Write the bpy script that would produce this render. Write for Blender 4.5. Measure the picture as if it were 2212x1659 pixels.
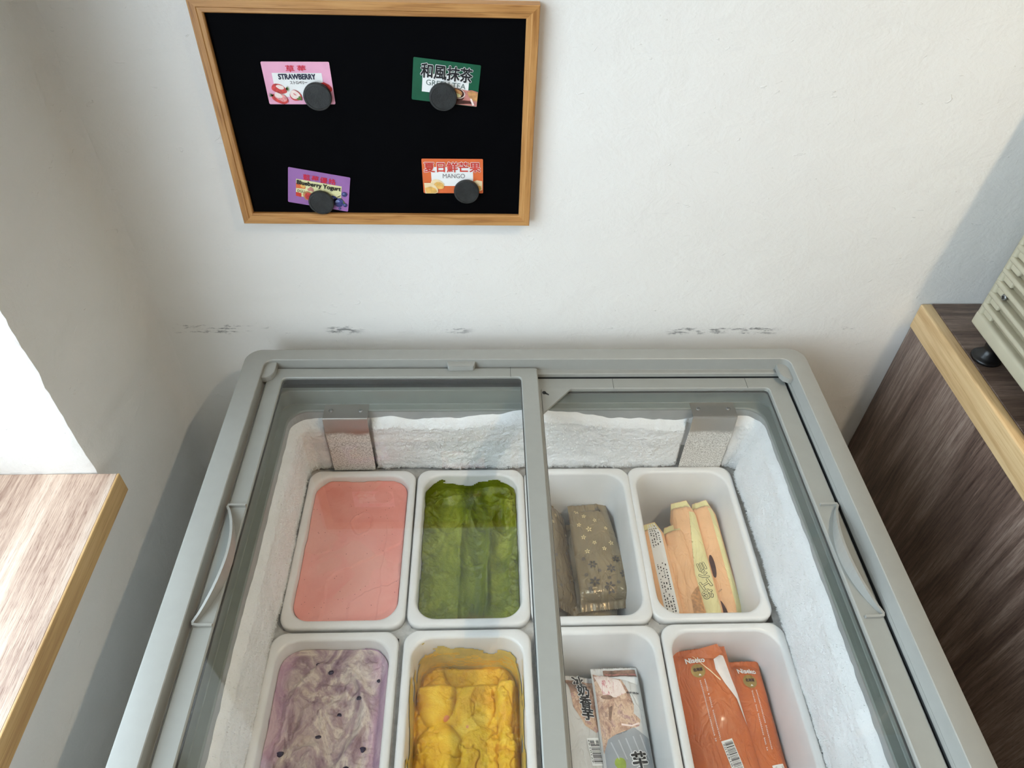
import bpy, bmesh, math, random
import numpy as np
from mathutils import Matrix, Vector

# ------------------------------------------------------------------ clear
for o in list(bpy.data.objects):
    bpy.data.objects.remove(o, do_unlink=True)
scene = bpy.context.scene
COL = scene.collection
random.seed(7)
RNG = np.random.default_rng(11)
Z0 = 0.85                       # height of the freezer rim above the floor

# ------------------------------------------------------------------ camera
PITCH, YAW, ROLL, FPX = 0.774930690, 0.0523400601, 0.0326926072, 1581.28465
cam_loc = Vector((0.357204, -0.836775, Z0 + 0.744590))
fwd = Vector((math.sin(YAW) * math.cos(PITCH), math.cos(YAW) * math.cos(PITCH), -math.sin(PITCH)))
right = Vector((math.cos(YAW), -math.sin(YAW), 0.0))
up = right.cross(fwd)
R_ = right * math.cos(ROLL) + up * math.sin(ROLL)
U_ = -right * math.sin(ROLL) + up * math.cos(ROLL)
camd = bpy.data.cameras.new('camera')
camd.sensor_width = 36.0
camd.lens = FPX / 2212.0 * 36.0
camd.clip_start = 0.02
cam = bpy.data.objects.new('camera', camd)
COL.objects.link(cam)
cam.matrix_world = Matrix(((R_.x, U_.x, -fwd.x, cam_loc.x), (R_.y, U_.y, -fwd.y, cam_loc.y),
                           (R_.z, U_.z, -fwd.z, cam_loc.z), (0, 0, 0, 1)))
scene.camera = cam

# ------------------------------------------------------------------ world (overcast daylight outside the window)
world = bpy.data.worlds.new('overcast_sky')
scene.world = world
world.use_nodes = True
bgn = world.node_tree.nodes['Background']
bgn.inputs[0].default_value = (0.74, 0.88, 1.0, 1)
SKY = 5.6
bgn.inputs[1].default_value = SKY
LAMP_W = 36.0
LAMP_FILL_W = 30.0
LAMP_COL = (1.0, 0.82, 0.59)
# high noon sun that only reaches the sill under the window
sun = bpy.data.lights.new('sun', 'SUN')
sun.energy = 2.2
sun.angle = 0.01
sun.color = (1.0, 0.95, 0.88)
suno = bpy.data.objects.new('sun', sun)
COL.objects.link(suno)
suno.location = (-2, -2, 8)
suno.rotation_euler = Vector((0.200, 0.10, -0.98)).to_track_quat('-Z', 'Y').to_euler()

scene.view_settings.view_transform = 'Standard'
scene.view_settings.look = 'None'
scene.view_settings.gamma = 1.0
scene.view_settings.use_curve_mapping = False
scene.view_settings.exposure = 0.14


# ------------------------------------------------------------------ material helpers
def srgb(r, g, b):
    f = lambda c: ((c / 255.0) / 12.92) if c / 255.0 <= 0.04045 else (((c / 255.0) + 0.055) / 1.055) ** 2.4
    return (f(r), f(g), f(b), 1.0)


class NT:
    def __init__(self, name):
        self.m = bpy.data.materials.new(name)
        self.m.use_nodes = True
        self.t = self.m.node_tree
        self.n = self.t.nodes
        self.b = self.n['Principled BSDF']

    def node(self, typ, **kw):
        nd = self.n.new(typ)
        for k, v in kw.items():
            setattr(nd, k, v)
        return nd

    def link(self, a, b):
        self.t.links.new(a, b)

    def set(self, sock, v):
        if isinstance(v, bpy.types.NodeSocket):
            self.link(v, sock)
        else:
            sock.default_value = v

    def coords(self, scale=(1, 1, 1), kind='Object', rot=(0, 0, 0)):
        tc = self.node('ShaderNodeTexCoord')
        mp = self.node('ShaderNodeMapping')
        mp.inputs['Scale'].default_value = scale
        mp.inputs['Rotation'].default_value = rot
        self.link(tc.outputs[kind], mp.inputs[0])
        return mp.outputs[0]

    def noise(self, vec, scale, detail=4, rough=0.55, dist=0.0):
        nd = self.node('ShaderNodeTexNoise')
        self.link(vec, nd.inputs['Vector'])
        nd.inputs['Scale'].default_value = scale
        nd.inputs['Detail'].default_value = detail
        nd.inputs['Roughness'].default_value = rough
        nd.inputs['Distortion'].default_value = dist
        return nd.outputs[0]

    def voronoi(self, vec, scale, feature='F1'):
        nd = self.node('ShaderNodeTexVoronoi', feature=feature)
        self.link(vec, nd.inputs['Vector'])
        nd.inputs['Scale'].default_value = scale
        return nd.outputs[0]

    def ramp(self, fac, stops):
        nd = self.node('ShaderNodeValToRGB')
        cr = nd.color_ramp
        while len(cr.elements) < len(stops):
            cr.elements.new(0.5)
        for e, (p, c) in zip(cr.elements, stops):
            e.position = p
            e.color = c if len(c) == 4 else (c[0], c[1], c[2], 1)
        self.link(fac, nd.inputs[0])
        return nd.outputs[0]

    def mix(self, fac, a, b, blend='MIX'):
        nd = self.node('ShaderNodeMix', data_type='RGBA', blend_type=blend)
        self.set(nd.inputs[0], fac)
        self.set(nd.inputs[6], a)
        self.set(nd.inputs[7], b)
        return nd.outputs[2]

    def math(self, op, a, b=0.0, c=0.0, clamp=False):
        nd = self.node('ShaderNodeMath', operation=op, use_clamp=clamp)
        self.set(nd.inputs[0], a)
        self.set(nd.inputs[1], b)
        self.set(nd.inputs[2], c)
        return nd.outputs[0]

    def smooth(self, v, lo, hi):
        nd = self.node('ShaderNodeMapRange', interpolation_type='SMOOTHSTEP')
        self.set(nd.inputs[0], v)
        nd.inputs[1].default_value = lo
        nd.inputs[2].default_value = hi
        return nd.outputs[0]

    def bump(self, h, strength=0.3, dist=0.002, prev=None):
        nd = self.node('ShaderNodeBump')
        nd.inputs['Strength'].default_value = strength
        nd.inputs['Distance'].default_value = dist
        self.link(h, nd.inputs['Height'])
        if prev is not None:
            self.link(prev, nd.inputs['Normal'])
        return nd.outputs[0]

    def out(self, col=None, rough=None, normal=None, **kw):
        if col is not None:
            self.set(self.b.inputs['Base Color'], col)
        if rough is not None:
            self.set(self.b.inputs['Roughness'], rough)
        if normal is not None:
            self.link(normal, self.b.inputs['Normal'])
        for k, v in kw.items():
            self.set(self.b.inputs[k], v)
        return self.m


def plain(name, col, rough=0.5, var=0.06, scale=40, bump=0.0, **kw):
    n = NT(name)
    v = n.coords()
    f = n.noise(v, scale, 4)
    dark = tuple(c * (1 - var * 2) for c in col[:3]) + (1,)
    lite = tuple(min(1, c * (1 + var)) for c in col[:3]) + (1,)
    c = n.ramp(f, [(0.3, dark), (0.7, lite)])
    nm = n.bump(n.noise(v, scale * 6, 3), bump, 0.001) if bump else None
    return n.out(c, rough, nm, **{k.replace('_', ' '): w for k, w in kw.items()})


def wood(name, axis, cols, rough=0.5, along=3.0, across=60.0, bump=0.25, waves=6.0):
    """grain stretched along axis 0/1/2 in object space"""
    n = NT(name)
    sc = [across] * 3
    sc[axis] = along
    v = n.coords(tuple(sc))
    vb = n.coords(tuple([waves if i != axis else waves * 0.12 for i in range(3)]))
    big = n.noise(vb, 1.0, 3, 0.5, 1.2)
    rings = n.math('SINE', n.math('MULTIPLY', big, 38.0))
    rings = n.math('MULTIPLY_ADD', rings, 0.5, 0.5)
    fine = n.noise(v, 1.0, 6, 0.65, 0.2)
    pores = n.noise(n.coords(tuple([across * 5 if i != axis else along * 4 for i in range(3)])), 1.0, 3, 0.6)
    tick = n.smooth(n.noise(n.coords(tuple([across * 7 if i != axis else along * 9 for i in range(3)])), 1.0, 2, 0.5), 0.56, 0.66)
    f = n.math('ADD', n.math('MULTIPLY', fine, 0.50), n.math('MULTIPLY', rings, 0.14))
    f = n.math('ADD', f, n.math('MULTIPLY', pores, 0.34))
    f = n.math('SUBTRACT', f, n.math('MULTIPLY', tick, 0.10))
    c = n.ramp(f, [(0.30, cols[0]), (0.5, cols[1]), (0.72, cols[2])])
    nm = n.bump(f, bump, 0.002)
    return n.out(c, rough, nm)


# ------------------------------------------------------------------ numpy noise
_PERM = np.random.default_rng(3).random(65536).astype(np.float64)


def vnoise(p):
    p = np.asarray(p, float)
    i = np.floor(p).astype(np.int64)
    f = p - i
    f = f * f * (3 - 2 * f)

    def h(a, b, c):
        k = (a * 73856093) ^ (b * 19349663) ^ (c * 83492791)
        return _PERM[(k ^ (k >> 13)) & 65535]
    r = 0
    for dx in (0, 1):
        wx = f[..., 0] if dx else 1 - f[..., 0]
        for dy in (0, 1):
            wy = f[..., 1] if dy else 1 - f[..., 1]
            for dz in (0, 1):
                wz = f[..., 2] if dz else 1 - f[..., 2]
                r = r + wx * wy * wz * h(i[..., 0] + dx, i[..., 1] + dy, i[..., 2] + dz)
    return r * 2 - 1


def fbm(p, octs=4, gain=0.5):
    p = np.asarray(p, float)
    s, a, t = 0, 1.0, 0
    for k in range(octs):
        s = s + a * vnoise(p * (2.03 ** k) + 17.1 * k)
        t += a
        a *= gain
    return s / t


def sstep(x, a, b):
    t = np.clip((x - a) / (b - a), 0, 1)
    return t * t * (3 - 2 * t)


# ------------------------------------------------------------------ object helpers
def tag(o, label=None, cat=None, group=None, kind=None):
    if label: o['label'] = label
    if cat: o['category'] = cat
    if group: o['group'] = group
    if kind: o['kind'] = kind
    return o


def thing(name, loc, label, cat, group=None):
    e = bpy.data.objects.new(name, None)
    e.location = loc
    e.empty_display_size = 0.05
    COL.objects.link(e)
    return tag(e, label, cat, group)


def raw(name, verts, faces, mat, parent=None, smooth=True, matrix=None, keep=True):
    """verts in world space (or in local space with a matrix)"""
    me = bpy.data.meshes.new(name)
    if isinstance(verts, np.ndarray): verts = verts.tolist()
    if isinstance(faces, np.ndarray): faces = faces.tolist()
    me.from_pydata(verts, [], faces)
    if smooth:
        me.polygons.foreach_set('use_smooth', [True] * len(me.polygons))
    me.materials.append(mat)
    me.update()
    return link(name, me, parent, matrix)


def link(name, me, parent=None, matrix=None):
    o = bpy.data.objects.new(name, me)
    COL.objects.link(o)
    if matrix is not None:
        o.matrix_world = matrix
    if parent is not None:
        o.parent = parent
        pm = parent.matrix_world.copy() if parent.type != 'EMPTY' else Matrix.Translation(parent.location)
        if parent.type != 'EMPTY':
            pm = WM(parent)
        o.matrix_parent_inverse = pm.inverted()
    return o


def WM(o):
    """world matrix without a depsgraph update"""
    if o.parent is None:
        return o.matrix_basis.copy()
    return WM(o.parent) @ o.matrix_parent_inverse @ o.matrix_basis


def bm_obj(name, bm, mat, parent=None, smooth=False, matrix=None):
    me = bpy.data.meshes.new(name)
    bmesh.ops.recalc_face_normals(bm, faces=bm.faces)
    bm.to_mesh(me)
    bm.free()
    if smooth:
        me.polygons.foreach_set('use_smooth', [True] * len(me.polygons))
    me.materials.append(mat)
    return link(name, me, parent, matrix)


def add_box(bm, x0, x1, y0, y1, z0, z1, bevel=0.0, seg=2):
    v = [bm.verts.new(p) for p in [(x0, y0, z0), (x1, y0, z0), (x1, y1, z0), (x0, y1, z0),
                                   (x0, y0, z1), (x1, y0, z1), (x1, y1, z1), (x0, y1, z1)]]
    fs = [bm.faces.new([v[i] for i in q]) for q in
          ((0, 3, 2, 1), (4, 5, 6, 7), (0, 1, 5, 4), (1, 2, 6, 5), (2, 3, 7, 6), (3, 0, 4, 7))]
    if bevel > 0:
        es = set()
        for f in fs: es.update(f.edges)
        bmesh.ops.bevel(bm, geom=list(es), offset=bevel, segments=seg, affect='EDGES', profile=0.6)


def box(name, x0, x1, y0, y1, z0, z1, mat, parent=None, bevel=0.0, seg=2, smooth=False, matrix=None):
    bm = bmesh.new()
    add_box(bm, min(x0, x1), max(x0, x1), min(y0, y1), max(y0, y1), min(z0, z1), max(z0, z1), bevel, seg)
    return bm_obj(name, bm, mat, parent, smooth, matrix)


def rrect(x0, x1, y0, y1, r, n=8):
    """rounded rectangle, counter-clockwise, y0<y1"""
    pts = []
    for cx, cy, a in ((x1 - r, y1 - r, 0), (x0 + r, y1 - r, 90), (x0 + r, y0 + r, 180), (x1 - r, y0 + r, 270)):
        for k in range(n + 1):
            t = math.radians(a + 90 * k / n)
            pts.append((cx + r * math.cos(t), cy + r * math.sin(t)))
    return np.array(pts)


def loft(loops, cap0=False, cap1=False, closed=False):
    """loops: list of (N,3) arrays"""
    n = len(loops[0])
    v = np.concatenate(loops)
    f = []
    m = len(loops)
    for j in range(m if closed else m - 1):
        a, b = j * n, ((j + 1) % m) * n
        for i in range(n):
            k = (i + 1) % n
            f.append((a + i, a + k, b + k, b + i))
    if cap0: f.append(tuple(range(n - 1, -1, -1)))
    if cap1: f.append(tuple((m - 1) * n + i for i in range(n)))
    return v, f


def lp(x0, x1, y0, y1, r, z, n=8):
    p = rrect(x0, x1, y0, y1, r, n)
    return np.column_stack([p, np.full(len(p), z)])


def lathe(name, prof, mat, parent=None, n=32, matrix=None, smooth=True):
    v, f = [], []
    for r, z in prof:
        for k in range(n):
            t = 2 * math.pi * k / n
            v.append((r * math.cos(t), r * math.sin(t), z))
    m = len(prof)
    for j in range(m - 1):
        for k in range(n):
            q = (k + 1) % n
            f.append((j * n + k, j * n + q, (j + 1) * n + q, (j + 1) * n + k))
    f.append(tuple(range(n - 1, -1, -1)))
    f.append(tuple((m - 1) * n + k for k in range(n)))
    return raw(name, v, f, mat, parent, smooth, matrix)


def grid_faces(nu, nv, off=0, flip=False):
    i, j = np.meshgrid(np.arange(nu - 1), np.arange(nv - 1), indexing='ij')
    a = (i * nv + j).ravel() + off
    q = np.column_stack([a, a + nv, a + nv + 1, a + 1])
    return q[:, ::-1] if flip else q


# ------------------------------------------------------------------ text (built-in font, no files)
_TXT = {}


def text_geo(body, spacing=1.0):
    key = (body, spacing)
    if key not in _TXT:
        cu = bpy.data.curves.new('lettering', 'FONT')
        cu.body = body
        cu.resolution_u = 3
        cu.space_character = spacing
        o = bpy.data.objects.new('lettering', cu)
        COL.objects.link(o)
        dg = bpy.context.evaluated_depsgraph_get()
        me = bpy.data.meshes.new_from_object(o.evaluated_get(dg))
        v = np.array([p.co[:2] for p in me.vertices]).reshape(-1, 2)
        f = [tuple(p.vertices) for p in me.polygons]
        bpy.data.objects.remove(o, do_unlink=True)
        bpy.data.curves.remove(cu)
        bpy.data.meshes.remove(me)
        if len(v):
            lo, hi = v.min(0), v.max(0)
            v = (v - (lo + hi) / 2) / np.maximum(hi - lo, 1e-6)
        _TXT[key] = (v, f)
    return _TXT[key]


def text2d(body, cx, cy, w, h, rot=0.0, bold=0.0, spacing=1.0):
    """2-D vertices, faces; bold = smear radius (8 shifted copies)"""
    v, f = text_geo(body, spacing)
    v = v * np.array([w, h])
    V, F, S = [], [], []
    offs = [(0, 0)]
    if bold > 0:
        offs += [(bold * math.cos(k * math.pi / 4), bold * math.sin(k * math.pi / 4)) for k in range(8)]
    n = 0
    for dx, dy in offs:
        V.append(v + np.array([dx, dy]))
        S.append(np.full(len(v), 0.000022 * len(S)))
        F += [tuple(i + n for i in q) for q in f]
        n += len(v)
    V = np.concatenate(V)
    c, s = math.cos(rot), math.sin(rot)
    V = V @ np.array([[c, s], [-s, c]])
    return np.column_stack([V + np.array([cx, cy]), np.concatenate(S)]), F


def ell2d(cx, cy, rx, ry, rot=0.0, n=20, wob=0.0, pt=0.0):
    t = np.linspace(0, 2 * math.pi, n, endpoint=False)
    rr = 1 + wob * np.sin(3 * t + cx * 900) + wob * 0.6 * np.sin(5 * t + cy * 700)
    x = rx * np.cos(t) * rr
    y = ry * np.sin(t) * rr * (1 - pt * np.cos(t))
    c, s = math.cos(rot), math.sin(rot)
    V = np.column_stack([cx + x * c - y * s, cy + x * s + y * c])
    return V, [tuple(range(n))]


def poly2d(pts):
    return np.array(pts, float), [tuple(range(len(pts)))]


# ================================================================== MATERIALS
def mat_wall():
    n = NT('painted_plaster')
    v = n.coords()
    big = n.noise(v, 2.2, 3)
    streak = n.noise(n.coords((8, 8, 20)), 2.0, 5, 0.6, 1.5)
    lump = n.noise(v, 22, 5, 0.6, 0.3)
    fine = n.noise(v, 190, 3, 0.6)
    chip = n.smooth(n.noise(n.coords((1, 1, 1.8)), 46, 2, 0.5, 1.4), 0.71, 0.78)
    col = n.ramp(big, [(0.3, (0.81, 0.788, 0.742)), (0.7, (0.85, 0.832, 0.795))])
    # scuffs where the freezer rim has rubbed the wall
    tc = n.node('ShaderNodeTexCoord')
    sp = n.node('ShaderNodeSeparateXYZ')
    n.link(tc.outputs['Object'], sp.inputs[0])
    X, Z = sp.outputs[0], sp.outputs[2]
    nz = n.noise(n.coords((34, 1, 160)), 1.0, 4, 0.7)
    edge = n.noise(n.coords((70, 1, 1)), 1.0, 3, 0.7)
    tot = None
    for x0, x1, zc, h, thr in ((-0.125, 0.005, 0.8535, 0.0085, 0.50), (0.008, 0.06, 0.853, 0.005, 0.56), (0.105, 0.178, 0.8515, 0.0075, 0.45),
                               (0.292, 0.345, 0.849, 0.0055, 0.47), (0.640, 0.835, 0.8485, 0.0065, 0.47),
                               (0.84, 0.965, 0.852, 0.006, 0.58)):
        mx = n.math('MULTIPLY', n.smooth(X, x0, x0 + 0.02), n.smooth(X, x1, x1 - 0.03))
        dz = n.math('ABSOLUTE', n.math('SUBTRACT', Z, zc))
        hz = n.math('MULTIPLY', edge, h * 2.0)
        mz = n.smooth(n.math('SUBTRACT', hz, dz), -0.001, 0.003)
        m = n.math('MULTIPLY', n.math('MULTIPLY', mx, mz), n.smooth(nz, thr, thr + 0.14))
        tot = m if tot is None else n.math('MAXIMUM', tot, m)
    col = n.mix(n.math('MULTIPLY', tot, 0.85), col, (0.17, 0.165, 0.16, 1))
    h1 = n.math('ADD', n.math('MULTIPLY', lump, 0.5), n.math('MULTIPLY', streak, 0.22))
    nm = n.bump(h1, 0.40, 0.009)
    nm = n.bump(chip, 0.3, 0.002, nm)
    nm = n.bump(fine, 0.10, 0.001, nm)
    return n.out(col, 0.55, nm)


M = {}
M['wall'] = mat_wall()
M['floor'] = plain('brown_floor_tile', srgb(118, 104, 90), 0.45)
M['shopwall'] = plain('taupe_shop_wall', srgb(150, 136, 120), 0.6)
M['ceil'] = plain('white_ceiling_paint', srgb(225, 224, 220), 0.7)
M['grey'] = plain('grey_enamel', srgb(153, 153, 147), 0.32, 0.015, 60)
M['greyframe'] = plain('grey_lid_plastic', srgb(149, 150, 144), 0.38, 0.015, 60)
M['collar'] = plain('grey_collar_plastic', srgb(128, 134, 128), 0.4, 0.03, 60)
M['liner'] = plain('liner_metal', srgb(158, 160, 158), 0.4)
M['rack'] = plain('frosted_rack_steel', srgb(192, 190, 186), 0.6, 0.12, 120, 0.3)
M['gasket'] = plain('gasket_and_track_shade', srgb(48, 50, 50), 0.6)  # pane seals and seams, also the painted shade in the lid gaps
M['body'] = plain('white_cabinet_shell', srgb(205, 207, 205), 0.4)
M['pan'] = plain('white_pan_plastic', srgb(232, 230, 227), 0.28, 0.015, 30, Subsurface_Weight=0.0)
M['woodlite'] = wood('pale_beech_edging', 1, [srgb(190, 152, 104), srgb(212, 178, 130), srgb(226, 198, 152)], 0.45, 2.5, 90, 0.1)
M['honey'] = wood('honey_edging', 1, [srgb(172, 132, 82), srgb(202, 164, 110), srgb(220, 186, 132)], 0.4, 2.5, 90, 0.1)
M['wooddark'] = wood('dark_oak_side', 2, [srgb(66, 49, 42), srgb(118, 97, 86), srgb(176, 156, 142)], 0.36, 8, 200, 0.5)
M['woodtop'] = wood('dark_oak_top', 0, [srgb(62, 47, 39), srgb(110, 90, 78), srgb(160, 140, 126)], 0.42, 8, 200, 0.3)
M['woodsill'] = wood('washed_oak', 1, [srgb(142, 114, 100), srgb(200, 177, 160), srgb(234, 220, 206)], 0.5, 7, 170, 0.5)
M['frameX'] = wood('pine_rail', 0, [srgb(148, 98, 48), srgb(186, 134, 76), srgb(204, 156, 98)], 0.45, 3, 130, 0.1, 22)
M['frameZ'] = wood('pine_stile', 2, [srgb(148, 98, 48), srgb(186, 134, 76), srgb(204, 156, 98)], 0.45, 3, 130, 0.1, 22)
M['black'] = plain('blackboard', (0.0012, 0.0012, 0.0018, 1), 0.7, 0.1, 30, Specular_IOR_Level=0.04)
M['magnet'] = plain('black_ferrite', srgb(38, 40, 40), 0.55, 0.3, 120, 0.25)
M['rubber'] = plain('black_rubber', srgb(16, 16, 18), 0.3, 0.1, 60)
M['beige'] = plain('beige_appliance_plastic', srgb(186, 178, 154), 0.45, 0.03, 40)
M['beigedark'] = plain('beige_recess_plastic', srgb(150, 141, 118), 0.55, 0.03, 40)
M['screw'] = plain('steel_screw', srgb(150, 150, 148), 0.35, 0.1, 200, Metallic=0.8)
M['white'] = plain('white_print', srgb(240, 240, 238), 0.5, 0.01)
M['ink'] = plain('black_ink', srgb(22, 22, 26), 0.5, 0.02)
M['navy'] = plain('navy_ink', srgb(24, 26, 58), 0.5, 0.02)
M['red'] = plain('red_ink', srgb(222, 40, 66), 0.5, 0.05)
M['redberry'] = plain('strawberry_print', srgb(214, 66, 62), 0.5, 0.22, 300)
M['creamprint'] = plain('cream_print', srgb(248, 226, 218), 0.5, 0.05, 300)
M['pinkprint'] = plain('pink_flesh_print', srgb(238, 150, 150), 0.5, 0.2, 400)
M['leaf'] = plain('leaf_print', srgb(96, 122, 56), 0.5, 0.2, 300)
M['pinkcard'] = plain('pink_card', srgb(238, 172, 200), 0.45, 0.03)
M['greencard'] = plain('green_card', srgb(12, 88, 60), 0.45, 0.08)
M['purplecard'] = plain('purple_card', srgb(158, 108, 172), 0.45, 0.05)
M['orangecard'] = plain('orange_card', srgb(226, 110, 58), 0.45, 0.05)
M['orangetext'] = plain('vermilion_ink', srgb(214, 62, 44), 0.5, 0.1, 200)
M['greytext'] = plain('grey_ink', srgb(120, 112, 112), 0.5, 0.02)
M['greentext'] = plain('green_grey_ink', srgb(86, 104, 98), 0.5, 0.02)
M['yellowprint'] = plain('pale_yellow_print', srgb(236, 230, 176), 0.5, 0.06, 200)
M['mangoprint'] = plain('mango_print', srgb(242, 190, 104), 0.5, 0.12, 160)
M['mangolite'] = plain('mango_highlight_print', srgb(246, 222, 178), 0.5, 0.05, 160)
M['tanprint'] = plain('tan_print', srgb(206, 150, 96), 0.5, 0.2, 200)
M['brownprint'] = plain('brown_print', srgb(72, 34, 26), 0.5, 0.2, 200)
M['roseprint'] = plain('rose_print', srgb(204, 134, 124), 0.5, 0.1, 200)
M['blueprint'] = plain('blueberry_print', srgb(60, 66, 128), 0.5, 0.3, 300)
M['bluelite'] = plain('blueberry_highlight', srgb(134, 146, 196), 0.5, 0.2, 300)


def mat_glass(name='lid_glass', tint=(0.975, 0.985, 0.978)):
    n = NT(name)
    n.n.remove(n.b)
    out = n.n['Material Output']
    fr = n.node('ShaderNodeFresnel')
    fr.inputs[0].default_value = 1.5
    ge = n.node('ShaderNodeNewGeometry')
    front = n.math('SUBTRACT', 1.0, ge.outputs['Backfacing'])
    fac = n.math('MULTIPLY', n.math('MULTIPLY', fr.outputs[0], 1.7), front, clamp=True)
    tr = n.node('ShaderNodeBsdfTransparent')
    n.link(n.mix(n.noise(n.coords(), 9.0, 3), tint + (1,), tuple(min(1, t * 1.03) for t in tint) + (1,)), tr.inputs[0])
    gl = n.node('ShaderNodeBsdfGlossy')
    gl.inputs['Roughness'].default_value = 0.015
    mx = n.node('ShaderNodeMixShader')
    n.link(fac, mx.inputs[0])
    n.link(tr.outputs[0], mx.inputs[1])
    n.link(gl.outputs[0], mx.inputs[2])
    n.link(mx.outputs[0], out.inputs[0])
    return n.m


M['glass'] = mat_glass()
M['winglass'] = mat_glass('window_glass', (0.97, 0.98, 0.98))


def mat_frost():
    n = NT('frost')
    v = n.coords()
    a = n.noise(v, 30, 5, 0.6)
    b = n.noise(v, 420, 3, 0.7)
    col = n.ramp(a, [(0.3, (0.90, 0.90, 0.89)), (0.7, (0.965, 0.965, 0.96))])
    nm = n.bump(b, 0.6, 0.002)
    return n.out(col, 0.75, nm)


M['frost'] = mat_frost()


def mat_bracket():
    n = NT('frosted_steel')
    v = n.coords()
    tc = n.node('ShaderNodeTexCoord')
    sp = n.node('ShaderNodeSeparateXYZ')
    n.link(tc.outputs['Object'], sp.inputs[0])
    z = n.math('ADD', sp.outputs[2], n.math('MULTIPLY', n.noise(v, 40, 3), 0.02))
    m = n.smooth(z, Z0 - 0.086, Z0 - 0.098)
    sp2 = n.noise(v, 500, 2, 0.7)
    fc = n.ramp(sp2, [(0.40, srgb(186, 179, 170)), (0.56, srgb(242, 238, 232))])
    col = n.mix(m, srgb(172, 166, 158), fc)
    rg = n.mix(m, (0.33, 0.33, 0.33, 1), (0.8, 0.8, 0.8, 1))
    met = n.math('MULTIPLY', n.math('SUBTRACT', 1.0, m), 0.75)
    nm = n.bump(n.math('MULTIPLY', sp2, m), 0.7, 0.0015)
    return n.out(col, rg, nm, Metallic=met)


M['bracket'] = mat_bracket()


def mat_straw():
    n = NT('strawberry_ice_cream')
    v = n.coords()
    big = n.noise(n.coords((1, 1.0, 1)), 9, 3, 0.5, 1.0)
    col = n.ramp(big, [(0.35, srgb(234, 150, 137)), (0.62, srgb(240, 168, 155))])
    lay = n.smooth(n.noise(v, 13, 2, 0.4, 0.8), 0.53, 0.56)
    col = n.mix(n.math('MULTIPLY', lay, 0.35), col, srgb(231, 170, 152))
    sd = n.voronoi(v, 210)
    gate = n.smooth(n.noise(v, 170, 0), 0.60, 0.66)
    dots = n.math('MULTIPLY', n.smooth(sd, 0.17, 0.10), gate)
    col = n.mix(n.math('MULTIPLY', dots, 0.8), col, srgb(140, 66, 56))
    nm = n.bump(n.noise(v, 260, 3), 0.25, 0.001)
    nm = n.bump(lay, 0.3, 0.001, nm)
    return n.out(col, 0.5, nm)


def mat_tea():
    n = NT('green_tea_ice_cream')
    v = n.coords()
    big = n.noise(n.coords((1, 0.4, 1)), 26, 4, 0.6, 0.8)
    col = n.ramp(big, [(0.3, srgb(76, 86, 4)), (0.52, srgb(116, 126, 18)), (0.72, srgb(152, 160, 52))])
    sp = n.node('ShaderNodeSeparateXYZ')
    n.link(v, sp.inputs[0])
    pw = n.math('ADD', n.math('MULTIPLY', n.math('ABSOLUTE', sp.outputs[0]), 0.5), n.math('ADD', sp.outputs[1], n.math('MULTIPLY', n.noise(v, 50, 4), 0.035)))
    col = n.mix(n.math('MULTIPLY', n.smooth(pw, -0.078, -0.092), 0.65), col, srgb(122, 88, 10))
    nm = n.bump(n.noise(v, 240, 5, 0.65), 0.55, 0.0025)
    return n.out(col, 0.30, nm)


def mat_mango():
    n = NT('mango_ice_cream')
    v = n.coords()
    big = n.noise(v, 30, 4, 0.6, 0.6)
    col = n.ramp(big, [(0.3, srgb(230, 166, 14)), (0.55, srgb(244, 196, 40)), (0.75, srgb(249, 212, 80))])
    pink = n.smooth(n.noise(v, 60, 0), 0.80, 0.83)
    col = n.mix(pink, col, srgb(236, 150, 110))
    nm = n.bump(n.noise(v, 230, 5, 0.68, 0.4), 0.6, 0.003)
    return n.out(col, 0.5, nm)


def mat_blue():
    n = NT('blueberry_yogurt_ice_cream')
    v = n.coords()
    w = n.noise(v, 14, 3, 0.55, 0.0)
    sw = n.noise(n.coords((1, 0.62, 1)), 17, 5, 0.6, 3.2)
    col = n.ramp(sw, [(0.30, srgb(132, 104, 118)), (0.42, srgb(166, 140, 146)), (0.52, srgb(194, 174, 170)), (0.60, srgb(222, 208, 194)), (0.72, srgb(164, 138, 144))])
    sp = n.node('ShaderNodeSeparateXYZ')
    n.link(v, sp.inputs[0])
    ed = n.math('ADD', n.math('ABSOLUTE', sp.outputs[0]), n.math('MULTIPLY', n.noise(v, 20, 3, 0.5, 0.8), 0.05))
    col = n.mix(n.math('MULTIPLY', n.smooth(ed, 0.070, 0.090), 0.6), col, srgb(200, 160, 184))
    streak = n.smooth(n.noise(v, 22, 4, 0.6, 4.0), 0.62, 0.70)
    col = n.mix(n.math('MULTIPLY', streak, 0.4), col, srgb(108, 74, 100))
    nm = n.bump(sw, 0.35, 0.003)
    nm = n.bump(n.noise(v, 170, 5, 0.65, 0.6), 0.6, 0.003, nm)
    return n.out(col, 0.42, nm)


# ================================================================== SETTING
WB = 0.0425           # back wall plane
XL = -0.1543          # left wall plane
JY = -0.2127          # where the left wall turns into the window reveal
XO = -0.42            # outer face of the left wall
SILL = Z0 - 0.029     # top of the wooden sill counter
CEIL = 2.70
XR, YF = 2.9, -3.4


def slab(name, x0, x1, y0, y1, z0, z1, mat):
    return tag(box(name, x0, x1, y0, y1, z0, z1, mat), kind='structure')


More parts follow.
